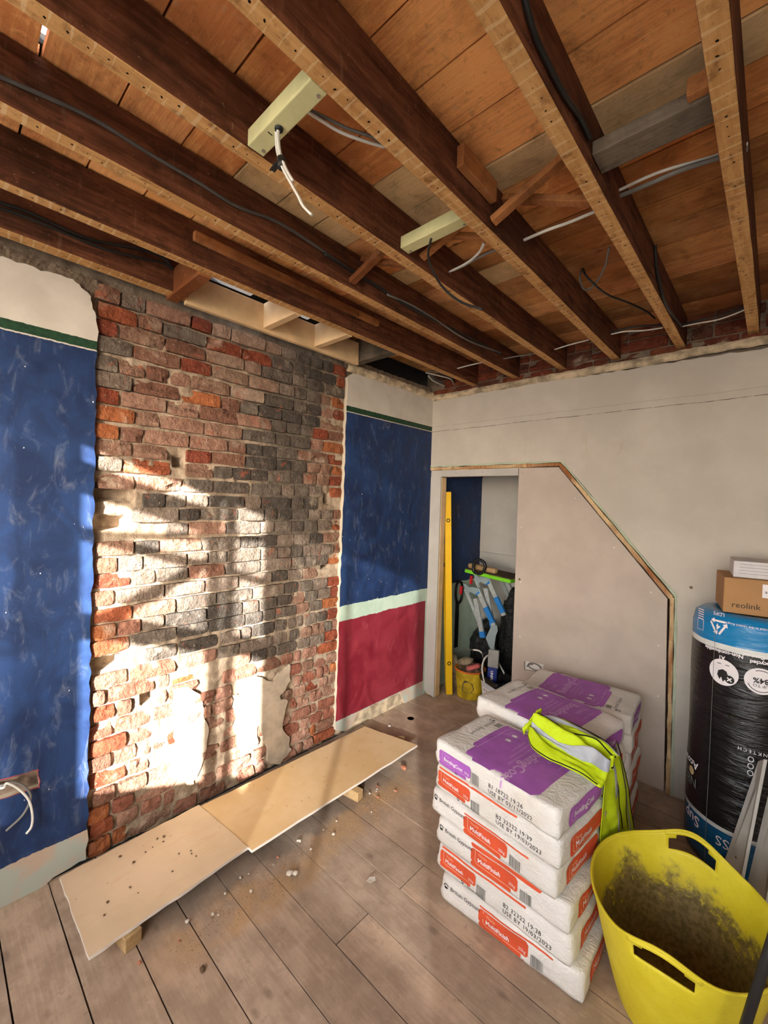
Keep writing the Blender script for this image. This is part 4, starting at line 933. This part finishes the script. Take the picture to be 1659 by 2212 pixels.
def tub_ring(t, k, nseg, d=0.):
    """t 0..1 height, k angle index"""
    w = 2*math.pi*k/nseg; e = t**.85; rx, ry = .165+(RX0-.165)*e, .175+(RY0-.175)*e
    hump = math.exp(-((math.sin((w-HP*1.0)/2))/.19)**2)+math.exp(-((math.sin((w+HP*1.0)/2))/.19)**2)
    zt_ = HT + .052*hump - .018*math.cos(2*w)*0
    z = zt_*t if t > .7 else HT*t; z = HT*t + (zt_-HT)*max(0, (t-.72)/.28)**1.2
    wob = 1+.012*math.sin(3*w+.5)*t
    return Vector((TC.x+(rx*wob-d)*math.cos(w), TC.y+(ry*wob-d)*math.sin(w), z))
def hole_at(t, w):
    for c in (HP, -HP):
        dw = (w-c+math.pi) % (2*math.pi)-math.pi
        if abs(dw) < .30 and .885 < t < .975 - .035*(dw/.3)**2: return True
    return False
def make_tub():
    ns, nt = 128, 40; V = []; F = []; ts = [i/nt for i in range(nt+1)]
    for t in ts:
        for k in range(ns): V.append(tub_ring(t, k, ns))
    for i in range(nt):
        for k in range(ns):
            if hole_at((ts[i]+ts[i+1])/2, 2*math.pi*(k+.5)/ns): continue
            F.append((i*ns+k, i*ns+(k+1) % ns, (i+1)*ns+(k+1) % ns, (i+1)*ns+k))
    V.append(TC+Vector((0, 0, .004))); c = len(V)-1
    for k in range(ns): F.append((k, c, (k+1) % ns))
    o = obj('tub_body', V, F, M['tub'], tub, True); md = o.modifiers.new('thick', 'SOLIDIFY'); md.thickness = .005; md.offset = -1; return o
make_tub()
MB().tube([tub_ring(1, k, 128) for k in range(129)], .0045, 8, caps=False).obj('rim', M['tub'], tub, True)
for c in (HP, -HP):
    k0 = int(round((c % (2*math.pi))/(2*math.pi)*128)); MB().tube([tub_ring(.985, k0+k, 128) for k in range(-7, 8)], .008, 8).obj('handle', M['tub'], tub, True)

# ================================================================== INSULATION ROLL AND BOXES
def m_roll():
    n = N('printed insulation wrap'); p = n.pos(); x, y, z = n.sep(p)[0:3]; w = n.noise(n.map(p, (2.5, 2.5, 16)), 2.2, 5, .6, .8)
    k = n.ma('ADD', z, n.ma('MULTIPLY', n.ma('SUBTRACT', n.noise(p, 4, 2), .5), .01)); blk = lin(24, 22, 24)
    col = n.mix(n.ma('GREATER_THAN', k, 1.03), blk, lin(220, 222, 220)); col = n.mix(n.ma('GREATER_THAN', k, 1.056), col, lin(20, 128, 190))
    col = n.mix(n.ma('LESS_THAN', k, .232), col, lin(200, 204, 204)); col = n.mix(n.ma('LESS_THAN', k, .213), col, lin(16, 84, 130))
    return n.done(col, .22, w, .55, .02, spec=.5)
M['roll'] = m_roll()
RC = Vector((2.135, -.285, 0)); RR = .232; RH = 1.19
roll_ = thing('insulation_roll', 'tall black and blue wrapped insulation roll standing by the wall', 'insulation', RC)
prof = [(.19, .0), (.222, .012), (.23, .05), (.232, .3), (.228, .6), (.232, .9), (.231, 1.12), (.222, 1.165), (.195, 1.185), (.15, 1.19), (.09, 1.175)]
rb = MB().lathe(prof, RC, 64).obj('roll_wrap', M['roll'], roll_, True)
MB().lathe([(.085, 1.15), (.09, 1.178)], RC, 24).obj('roll_core', plain('yellow mineral wool', lin(178, 160, 90), .95, .2), roll_)
def on_roll(vf, mat, ang, z, rot=math.pi, r=RR+.0022, name='roll_print'):
    v, f = vf; c_, s_ = math.cos(rot), math.sin(rot); out = []
    for (x, y) in v: a, b = x*c_-y*s_, x*s_+y*c_; th = ang+a/RR; out.append((RC.x+r*math.cos(th), RC.y+r*math.sin(th), z+b))
    return obj(name, out, f, mat, roll_)
def rang(px, py):                                # angle on the roll seen at a pixel
    d = ray(px, py); a = d.x*d.x+d.y*d.y; o = CAM-RC; b = 2*(o.x*d.x+o.y*d.y); c = o.x*o.x+o.y*o.y-RR*RR; q = b*b-4*a*c
    t = (-b-math.sqrt(max(0, q)))/(2*a); p = CAM+d*t; return math.atan2(p.y-RC.y, p.x-RC.x), p.z
PW, PK = M['p_white'], M['p_black']
a, z = rang(1552, 1352); tri = [(.045*math.cos(HP+i*2*math.pi/3), .045*math.sin(HP+i*2*math.pi/3)) for i in range(3)]
for i in range(3):
    p, q = Vector(tri[i]), Vector(tri[(i+1) % 3]); on_roll(path2d([tuple(p.lerp(q, .12)), tuple(p.lerp(q, .5)), tuple(p.lerp(q, .74))], .009), PW, a, z, name='recycle_mark'); m1 = p.lerp(q, .72); d = (q-p).normalized(); nn = Vector((-d.y, d.x)); on_roll(([tuple(m1+nn*.012), tuple(m1-nn*.012), tuple(m1+d*.016)], [(0, 1, 2)]), PW, a, z, name='recycle_mark')
on_roll(text2d('4', .035, 'CENTER', .001), PW, a, z+.008); on_roll(text2d('LDPE', .022, 'CENTER'), PW, a, z+.062)
a, z = rang(1514, 1350); on_roll(path2d([(-.02, -.03), (.02, -.03), (.02, .02), (-.02, .02), (-.02, -.03)], .003), PW, a, z+.0)
for i in range(5): on_roll(rrect(-.02, .02, .03+i*.011, .034+i*.011), PW, a, z+.03 if False else z, 0)
a, z = rang(1614, 1352); on_roll(text2d('Recycled in the United Kingdom', .014, 'CENTER'), PW, a, z)
a, z = rang(1560, 1410); on_roll(text2d('A1', .022, 'CENTER', .0008), PW, a, z-.014); on_roll(text2d('Non-combustible', .022, 'CENTER', .0008), PW, a, z+.012)
def disc(r, n=36, cx=0, cy=0): return ([(cx, cy)]+[(cx+r*math.cos(2*math.pi*i/n), cy+r*math.sin(2*math.pi*i/n)) for i in range(n)], [(0, i+1, (i+1) % n+1) for i in range(n)])
a, z = rang(1562, 1452); on_roll(disc(.058), PW, a, z); fl_ = [(0, -.02), (.018, -.01), (.022, .01), (.012, .03), (.006, .016), (-.002, .036), (-.014, .018), (-.02, .002), (-.014, -.014)]
on_roll(([(0, 0)]+fl_, [(0, i+1, (i+1) % 9+1) for i in range(9)]), PK, a, z-.006, r=RR+.003); on_roll(disc(.018, 20, -.026, .024), PK, a, z, r=RR+.0032)
on_roll(path2d([(-.034, .016), (-.018, .032)], .005), PW, a, z, r=RR+.0042); on_roll(path2d([(-.034, .032), (-.018, .016)], .005), PW, a, z, r=RR+.0042); on_roll(path2d([(-.024, -.036), (.024, -.036)], .003), PK, a, z, r=RR+.0032)
a, z = rang(1644, 1472); on_roll(disc(.056), PW, a, z); on_roll(path2d([(.046*math.cos(i*.25+.4), .046*math.sin(i*.25+.4)) for i in range(20)], .003), PK, a, z, r=RR+.003)
on_roll(text2d('UP TO', .018, 'CENTER'), PK, a, z-.014, r=RR+.0032); on_roll(text2d('84%', .032, 'CENTER', .0008), PK, a, z+.012, r=RR+.0032); on_roll(text2d('Recycled', .022, 'CENTER', .0008), PW, a, z+.085); on_roll(text2d('Glass Content', .022, 'CENTER', .0008), PW, a, z+.11)
a, z = rang(1502, 1632); on_roll(text2d('Acoustic', .05, 'LEFT', .001), PW, a+.10, z-.03, HP*3 if False else math.pi); 
a, z = rang(1600, 1755); on_roll(text2d('NE', .06, 'LEFT', .0005), M['p_grey'], rang(1505, 1700)[0], rang(1505, 1700)[1]+.03)
a, z = rang(1498, 1775); on_roll(text2d('Sup', .07, 'LEFT', .001), PW, a+.16, z+.04); a, z = rang(1560, 1820); on_roll(text2d('SS', .06, 'CENTER'), PW, a, z+.02)
a, z = rang(1622, 1640)
for i in range(3): on_roll(path2d([(.009*math.cos(k*math.pi/8), .011*math.sin(k*math.pi/8)+(i-1)*.03) for k in range(17)], .003), PW, a, z-.03)
on_roll(text2d('THINKTECH', .02, 'CENTER', 0, 1.4), PW, rang(1640, 1625)[0], rang(1640, 1625)[1])
q = rang(1492, 1660); on_roll(disc(.02, 12), plain('torn wool', lin(214, 184, 140), .9), q[0]+.05, q[1])
on_roll(path2d([(0, -.5), (.001, 0), (0, .62)], .0022), M['p_grey'], rang(1540, 1480)[0], .5, 0)
# cardboard box
M['card'] = plain('brown cardboard', lin(172, 130, 88), .8, .05, 5)
bx = thing('cardboard_box', 'brown cardboard box sitting on the insulation roll', 'box', (2.15, -.3, 1.192))
BM_ = Matrix.Translation((2.03, -.44, 1.192)) @ Matrix.Rotation(math.radians(10), 4, 'Z')
bevel(MB().box(0, .40, 0, .30, 0, .162, BM_).obj('carton', M['card'], bx), .004)
def on_box(vf, mat, x, z, Mx, name, off=.001): v, f = vf; return obj(name, [Mx @ Vector((x+a, -off, z+b)) for a, b in v], f, mat, bx)
on_box(text2d('reolink', .036), M['p_black'], .03, .028, BM_, 'lettering'); on_box(rrect(.135, .24, .085, .145), M['p_white'], 0, 0, BM_, 'shipping_label')
on_box(barcode(.145, .22, .105, .115), M['p_black'], 0, 0, BM_, 'barcode', .0016); MB().box(.0, .40, .14, .16, .1622, .1627, BM_).obj('parcel_tape', M['card'], bx)
wbx = thing('white_box', 'flat white carton on top of the brown cardboard box', 'box', (2.2, -.3, 1.356))
WM = BM_ @ Matrix.Translation((.035, .03, .164)) @ Matrix.Rotation(math.radians(-3), 4, 'Z')
bevel(MB().box(0, .36, 0, .22, 0, .075, WM).obj('carton', plain('white carton', lin(206, 202, 204), .6, .04), wbx), .002)
for i in range(4): obj('print_line', [WM @ Vector(q) for q in ((.02, -.0008, .018+i*.014), (.36, -.0008, .018+i*.014), (.36, -.0008, .0195+i*.014), (.02, -.0008, .0195+i*.014))], [(0, 1, 2, 3)], M['p_grey'], wbx)

# ================================================================== LEANING BOARDS AT THE RIGHT
def leaning(name, A, B, Cc, D, th, label):
    """sheet with floor corners A,B and top corners C (above B), D (above A)"""
    P = [Vector(p) for p in (A, B, Cc, D)]; n = (P[1]-P[0]).cross(P[3]-P[0]).normalized()
    V = P+[p+n*th for p in P]; o = obj(name, V, [(0, 1, 2, 3), (7, 6, 5, 4), (0, 4, 5, 1), (1, 5, 6, 2), (2, 6, 7, 3), (3, 7, 4, 0)], M['sheetw'], origin=P[0]); bevel(o, .001, 1); return tag(o, label, 'plasterboard', 'boards leaning by the roll')
M['sheetw'] = m_white('white faced plasterboard offcut', lin(196, 192, 186), lin(210, 206, 200))
leaning('plasterboard_offcut', (2.131, -.656, 0), (2.062, -.545, 0), (2.178, -.545, .60), (2.196, -.656, .664), .0125, 'white plasterboard offcut leaning by the insulation roll')
leaning('plasterboard_offcut', (2.21, -.74, 0), (2.15, -.62, 0), (2.25, -.62, .80), (2.275, -.74, .85), .0125, 'white plasterboard offcut in front of another offcut beside tub')
pa, pb = ony(1640, 2120, -1.578), ony(1700, 1930, -1.578); pf_ = pa+(pa-pb)*((pa.z-.011)/(pb.z-pa.z))
bp_ = MB().tube([pf_, pa, pb], .011, 10).obj('black_pole', M['cable_k'], None, True); tag(bp_, 'black pole leaning beside the yellow tub', 'pole')

# ================================================================== TOOLS IN THE CUPBOARD
M['lev'] = plain('yellow level', lin(232, 184, 20), .45, .05, 4); M['vial'] = plain('dark vial', lin(40, 36, 16), .3)
def level(p, q, w, t, label):
    p, q = Vector(p), Vector(q); r = thing('spirit_level', label, 'spirit level', p, 'spirit levels')
    d = (q-p).normalized(); a = Vector((RX.x, RX.y, 0)); a = (a-d*a.dot(d)).normalized(); b = d.cross(a)
    if b.dot(CAM-p) < 0: b = -b
    V = [c+a*sx*w/2+b*sy*t/2 for c in (p, q) for sx in (-1, 1) for sy in (-1, 1)]
    bevel(obj('level_body', V, [(0, 2, 3, 1), (4, 5, 7, 6), (0, 1, 5, 4), (2, 6, 7, 3), (0, 4, 6, 2), (1, 3, 7, 5)], M['lev'], r), .003)
    for k in (.155, .86):
        c = p.lerp(q, k)+b*(t/2+.0006); vi = MB().tube([c-b*.004, c+b*.0012], .017, 20).obj('vial', M['vial'], r); MB().tube([c, c+b*.0022], .009, 16).obj('bubble', M['lev'], vi)
    c = p.lerp(q, .56)+a*(w/2); MB().box(-.004, .004, -.01, .01, -.02, .02, Matrix.Translation(c)).obj('top_vial', M['vial'], r)
    return r
level((.165, .15, .004), (.102, .12, 1.76), .055, .024, 'long yellow spirit level leaning in the cupboard doorway')
level((.105, .22, .008), (.05, .17, 1.30), .045, .022, 'shorter yellow spirit level behind the long one')
o = slab('board_offcut', [(.06, .0), (.15, .0), (.14, .10), (.12, .28), (.06, .30)], [], lambda u, v, d: (u-v*.1+.02, .33+d, v), 0, .008, M['rag']); tag(o, 'small stained board offcut behind the spirit levels', 'board')
# yellow bucket full of rubble
M['buck'] = plain('dirty yellow bucket', lin(206, 176, 40), .55, .25, 9); M['buck_rim'] = plain('orange bucket rim', lin(214, 110, 44), .5, .1)
bk = thing('rubble_bucket', 'dirty yellow bucket with orange rim full of rubble', 'bucket', (.295, .27, 0)); BC = Vector((.295, .27, 0))
MB().lathe([(.105, .002), (.108, .01), (.126, .235), (.126, .24), (.12, .24), (.10, .02), (.0, .02)], BC, 40).obj('bucket_body', M['buck'], bk, True)
MB().tube([(BC.x+.128*math.cos(k*math.pi/20), BC.y+.128*math.sin(k*math.pi/20), .238) for k in range(41)], .008, 8, caps=False).obj('bucket_rim', M['buck_rim'], bk, True)
z0 = .21; hd = spline([(BC.x-.13, BC.y, z0+.02), (BC.x-.09, BC.y-.03, .36), (BC.x+.02, BC.y-.03, .41), (BC.x+.11, BC.y-.01, .40), (BC.x+.135, BC.y, .245)])
bh = MB().tube(hd, .003, 6).obj('bucket_handle', M['steel'], bk, True); MB().tube(hd[13:19], .007, 8).obj('handle_grip', M['cable_w'], bh, True)
st_ = slab('worn_sticker', [(-.055, -.05), (-.02, -.055), (.03, -.05), (.05, -.02), (.035, .03), (.0, .045), (-.03, .05), (-.05, .02)], [], lambda u, v, d: (BC.x+(.1175+v*.08+d)*math.cos(-1.15+u/.12), BC.y+(.1175+v*.08+d)*math.sin(-1.15+u/.12), .12+v), .0022, .0008, plain('worn sticker', lin(96, 84, 66), .8, .4, 40), bk)
def rock(p, s, mat, name, label, cat, group=None, sc=(1, 1, 1), rz=0.):
    bm = bmesh.new(); bmesh.ops.create_icosphere(bm, subdivisions=2, radius=1); sd = rnd(0, 99)
    for v in bm.verts: k = 1+.35*nz(v.co.x*1.3+sd, v.co.y*1.3, v.co.z*1.3); v.co = Vector((v.co.x*sc[0], v.co.y*sc[1], v.co.z*sc[2]))*s*k
    me = bpy.data.meshes.new(name); bm.to_mesh(me); bm.free(); me.materials.append(mat); o = bpy.data.objects.new(name, me); COL.objects.link(o); o.location = p; o.rotation_euler = (rnd(-.3, .3), rnd(-.3, .3), rz); return tag(o, label, cat, group)
M['rub'] = plain('brown rubble', lin(98, 78, 60), .9, .3, 20); M['rub2'] = plain('grey stone', lin(140, 126, 104), .9, .2, 12); M['rubr'] = plain('pink float', lin(186, 96, 96), .8, .15)
rub = MB()
for i in range(22):
    bm = bmesh.new(); bmesh.ops.create_icosphere(bm, subdivisions=2, radius=1); a = i*2.4; r = .095*math.sqrt((i+.5)/22); sz = rnd(.026, .04); c = Vector((BC.x+r*math.cos(a), BC.y+r*math.sin(a), .215+.02*nz(i, 0)+.05*(1-r/.1)))
    rub.add([c+v.co*sz*(1+.4*nz(v.co.x*1.3+i*9, v.co.y*1.3, v.co.z*1.3)) for v in bm.verts], [tuple(v.index for v in f.verts) for f in bm.faces]); bm.free()
tag(rub.obj('rubble', M['rub'], None, origin=BC+Vector((0, 0, .2))), 'dark brown broken rubble heaped in the yellow bucket', 'rubble', kind='stuff')
rock((BC.x-.03, BC.y-.03, .30), .05, M['rub2'], 'stone', 'grey stone lying on the rubble in the bucket', 'stone', None, (1.3, .8, .7), .6)
pf = obj('sponge_float', *(lambda mb: (mb.v, mb.f))(bar((BC.x+.02, BC.y-.09, .262), (BC.x+.12, BC.y-.05, .31), .05, .035)), M['rubr'], None, origin=(BC.x+.05, BC.y-.06, .27)); bevel(pf, .014, 3); tag(pf, 'pink rubbing block lying on the rubble in the bucket', 'block')
# white square bucket with liner and handle
M['wb'] = plain('white plastic bucket', lin(200, 206, 214), .4, .06, 6); M['liner'] = plain('black plastic liner', lin(26, 26, 28), .35, .2, 20); M['binbag'] = N('black bin bag').done((.008, .008, .008, 1), .28, None)
nb_ = N('crumpled black bin bag'); pc = nb_.objc(); M['binbag'] = nb_.done((.010, .010, .011, 1), .3, nb_.noise(pc, 22, 5, .6, 1.2), .9, .03, spec=.6)
wk = thing('white_bucket', 'white square plastic bucket with black liner and white handle', 'bucket', (.53, .30, 0))
def rsq(c, hx, hy, r, z, rot, n=6):
    out = []
    for (sx, sy, a0) in ((1, 1, 0), (-1, 1, HP), (-1, -1, math.pi), (1, -1, 3*HP)):
        for k in range(n+1): a = a0+HP*k/n; p = Vector((sx*(hx-r)+r*math.cos(a), sy*(hy-r)+r*math.sin(a), z)); p.rotate(Matrix.Rotation(rot, 3, 'Z')); out.append(Vector((c[0], c[1], 0))+p)
    return out
def loft(rings, cap0=True, cap1=False):
    mb = MB(); n = len(rings[0]); mb.v = [p for r in rings for p in r]
    for i in range(len(rings)-1):
        for k in range(n): mb.f.append((i*n+k, i*n+(k+1) % n, (i+1)*n+(k+1) % n, (i+1)*n+k))
    if cap0: mb.f.append(tuple(range(n))[::-1])
    if cap1: mb.f.append(tuple(len(mb.v)-n+k for k in range(n)))
    return mb
wc, wr = (.56, .27), -.45
loft([rsq(wc, .10+.018*t, .09+.016*t, .03, .002+.235*t, wr) for t in (0, .05, .5, 1)]).obj('bucket_body', M['wb'], wk, True)
loft([rsq(wc, h, h-.012, .03, z, wr) for h, z in ((.121, .195), (.124, .20), (.127, .235), (.122, .243), (.112, .24), (.105, .15), (.10, .10))], False, True).obj('liner', M['liner'], wk, True)
ax = Vector((math.cos(wr), math.sin(wr), 0)); ay = Vector((-ax.y, ax.x, 0)); w0 = Vector((wc[0], wc[1], 0))
MB().tube(spline([w0-ax*.03-ay*.115+Vector((0, 0, .20)), w0-ax*.09-ay*.10+Vector((0, 0, .30)), w0-ax*.13-ay*.03+Vector((0, 0, .37)), w0-ax*.12+ay*.05+Vector((0, 0, .35)), w0-ax*.05+ay*.11+Vector((0, 0, .22))]), .0075, 8).obj('bucket_handle', M['cable_w'], wk, True)
def on_wb(x0, x1, z0, z1, mat, name): obj(name, [w0+ax*x-ay*(.0925+.016*z/.237)+Vector((0, 0, z)) for x, z in ((x0, z0), (x1, z0), (x1, z1), (x0, z1))], [(0, 1, 2, 3)], mat, wk)
on_wb(-.07, .07, .012, .15, M['p_white'], 'label_print'); on_wb(-.085, .085, .002, .010, plain('red band', lin(196, 40, 52), .5), 'label_band')
for i in range(9): on_wb(-.06, .05, .025+i*.009, .027+i*.009, M['p_grey'], 'label_text')
for i in range(4): on_wb(-.055+i*.03, -.04+i*.03, .12, .138, M['p_black'], 'hazard_mark')
V = lambda x, z: w0+ax*(.101+.018*z/.237)+ay*x+Vector((0, 0, z))
obj('label_print', [V(*q) for q in ((-.06, .02), (.0, .03), (.02, .075), (-.06, .06))], [(0, 1, 2, 3)], plain('blue print', lin(40, 110, 170), .5), wk); obj('label_print', [V(*q) for q in ((-.03, .10), (.06, .11), (.06, .14), (-.03, .13))], [(0, 1, 2, 3)], plain('crimson print', lin(150, 30, 60), .5), wk)
# blue sleeved clear pack standing in the white bucket
cp_ = thing('clear_tool_pack', 'clear plastic pack with blue sleeve standing in the white bucket', 'packaging', (.5, .31, .10))
PMx = Matrix.Translation((.51, .255, .105)) @ Matrix.Rotation(.25, 4, 'Z') @ Matrix.Rotation(-.10, 4, 'X')
M['clear'] = plain('cloudy clear plastic', lin(150, 150, 146), .25, .1); M['sleeve'] = plain('blue sleeve', lin(22, 44, 120), .45, .06)
bevel(MB().box(-.04, .04, -.015, .015, 0, .20, PMx).obj('sleeve', M['sleeve'], cp_), .004); bevel(MB().box(-.042, .046, -.018, .018, .20, .345, PMx).obj('clear_shell', M['clear'], cp_), .006)
v, f = text2d('UNIFIX', .03, 'LEFT', .0008); obj('lettering', [PMx @ Vector((-.012+(-b)*0+b, -.0165, .175-a)) for a, b in v], f, M['p_white'], cp_)
# folding aluminium work platform
al = plain('brushed aluminium', lin(176, 182, 182), .4, .08, 30, metal=.15); alp = plain('grey hinge plate', lin(150, 166, 170), .45, .06, 8, metal=.1); blt = plain('blue tape', lin(40, 124, 200), .5, .06); redf = plain('red rubber foot', lin(200, 34, 44), .5)
hp = thing('work_platform', 'folded aluminium work platform with blue end caps', 'work platform', (.45, .42, 0))
LY, LY2 = .42, .50
def lbar(a, b, y, w, name='leg', mat=None, t=.022, dy=0.):
    p, q = ony(a[0], a[1], y), ony(b[0], b[1], y); d = (q-p).normalized(); s = d.cross(Vector((0, 1, 0))).normalized(); V = [c+s*k*w/2+Vector((0, h*t+dy, 0)) for c in (p, q) for k in (-1, 1) for h in (0, 1)]
    return bevel(obj(name, V, [(0, 2, 3, 1), (4, 5, 7, 6), (0, 1, 5, 4), (2, 6, 7, 3), (0, 4, 6, 2), (1, 3, 7, 5)], mat or al, hp), .002, 1)
def lplate(pts, y, name='hinge_plate', mat=None, t=.004, dy=-.006):
    P = [ony(a, b, y) for a, b in pts]; n = len(P); V = [p+Vector((0, dy, 0)) for p in P]+[p+Vector((0, dy+t, 0)) for p in P]
    return obj(name, V, [tuple(range(n)), tuple(range(2*n-1, n-1, -1))]+[(i, (i+1) % n, n+(i+1) % n, n+i) for i in range(n)], mat or alp, hp)
for dx, dy, y in ((0, 0, LY), (22, -22, LY2)):
    S = lambda a, b: (a+dx, b+dy)
    lbar(S(1004, 1272), S(1034, 1345), y, .03); lbar(S(1030, 1272), S(1066, 1352), y, .042, dy=-.002); lbar(S(1029, 1292), S(1044, 1372), y, .042, dy=-.026)
    lplate([S(1001, 1260), S(1007, 1262), S(1014, 1268), S(1022, 1268), S(1032, 1270), S(1034, 1278), S(1026, 1284), S(1016, 1278), S(1012, 1284), S(1006, 1278)], y)
    lbar(S(1027, 1272), S(1032, 1284), y, .05, 'end_cap', blt, .026, -.005); lbar(S(1043, 1363), S(1045, 1376), y, .05, 'end_cap', blt, .03, -.03); lbar(S(1048, 1312), S(1064, 1346), y, .044, 'blue_tape', blt, .026, -.005)
    lbar(S(996, 1266), S(994, 1284), y, .022, 'rubber_foot', redf, .02, -.002)
    for q in ((1013, 1268), (1020, 1270), (1030, 1282)): c = ony(*S(*q), y); MB().tube([c+Vector((0, -.006, 0)), c+Vector((0, -.010, 0))], .004, 8).obj('rivet', M['steel'], hp)
lplate([(1050, 1378), (1062, 1352), (1074, 1350), (1076, 1362), (1072, 1372), (1068, 1398), (1058, 1398)], LY); lbar((1082, 1255), (1105, 1310), .79, .03); lbar((1090, 1250), (1112, 1300), .82, .04)
for q in ((1066, 1358), (1070, 1366), (1058, 1380), (1064, 1386)): c = ony(*q, LY); MB().tube([c+Vector((0, -.006, 0)), c+Vector((0, -.010, 0))], .004, 8).obj('rivet', M['steel'], hp)
for x in (.36, .60): lbar((1062, 1390), (1070, 1470), LY+.05 if x < .5 else .52, .04)
# green float with things on it
gf = thing('green_float', 'lime green edged plastering float lying on the work platform', 'float', (.40, .40, 1.03))
GM = Matrix.Translation((.42, .38, 1.04)) @ Matrix.Rotation(-.12, 4, 'Z') @ Matrix.Rotation(.05, 4, 'Y')
bevel(MB().box(-.235, .235, -.10, .16, 0, .032, GM).obj('float_edge', plain('lime green foam', lin(120, 206, 40), .6, .05), gf), .01); bevel(MB().box(-.232, .232, -.097, .157, .032, .038, GM).obj('float_face', plain('dirty float face', lin(96, 80, 56), .9, .15), gf), .003)
wh = bevel(MB().box(-.23, .06, -.07, -.01, .039, .085, GM).obj('wooden_block', M['blockwood'], None, origin=GM @ Vector((-.08, -.04, .04))), .018, 3); tag(wh, 'worn wooden block lying on the green float', 'block')
sh = thing('saw', 'black closed saw handle resting on the green float', 'saw', (.33, .30, 1.08)); SM = Matrix.Translation((.335, .285, 1.075)) @ Matrix.Rotation(.15, 4, 'Z')
MB().tube([SM @ Vector(q) for q in spline([(-.045, 0, .0), (-.05, 0, .05), (-.035, 0, .095), (.0, 0, .11), (.045, 0, .09), (.055, 0, .05), (.035, 0, .005), (0, 0, -.01), (-.045, 0, .0)], 6)], .014, 10).obj('saw_handle', M['liner'], sh, True)
MB().box(-.02, .16, -.0008, .0008, -.02, .0, SM).obj('saw_blade', M['steel'], sh)
# bin bags and odds
def bag(c, s, label, sd):
    bm = bmesh.new(); bmesh.ops.create_icosphere(bm, subdivisions=4, radius=1)
    for v in bm.verts:
        p = v.co.copy(); k = 1+.22*nz(p.x*1.7+sd, p.y*1.7, p.z*1.3)+.10*nz(p.x*5, p.y*5+sd, p.z*4)+.05*nz(p.x*12+sd, p.y*12, p.z*9); v.co = Vector((p.x*s[0], p.y*s[1], p.z*s[2]))*k
    lo = min(v.co.z for v in bm.verts); me = bpy.data.meshes.new('bin_bag'); bm.to_mesh(me); bm.free(); me.materials.append(M['binbag'])
    for q in me.polygons: q.use_smooth = True
    o = bpy.data.objects.new('bin_bag', me); COL.objects.link(o); o.location = (c[0], c[1], c[2]-lo); return tag(o, label, 'bin bag', 'black bin bags')
bag((.475, .665, 0), (.115, .095, .43), 'tall crumpled black bin bag behind the plasterboard panel edge', 1.)
bag((.20, .72, 0), (.15, .12, .26), 'low black bin bag behind the yellow bucket', 5.)
rock((.70, .17, .13), .055, plain('beige scrap', lin(196, 172, 144), .9), 'plaster_lump', 'beige lump beside the white square bucket', 'lump', None, (1, .7, 1.2)).location.z = .06
ws = thing('hand_saw', 'narrow black-handled saw hanging by the blue wall', 'hand saw', (.03, .55, .55))
MB().tube(spline([(.015, .50, .93), (.018, .44, .90), (.018, .43, .80), (.018, .47, .72), (.018, .53, .76), (.016, .54, .88), (.015, .50, .93)], 5), .012, 8).obj('saw_handle', M['liner'], ws, True); MB().box(.012, .015, .44, .50, .30, .74).obj('saw_blade', M['liner'], ws)
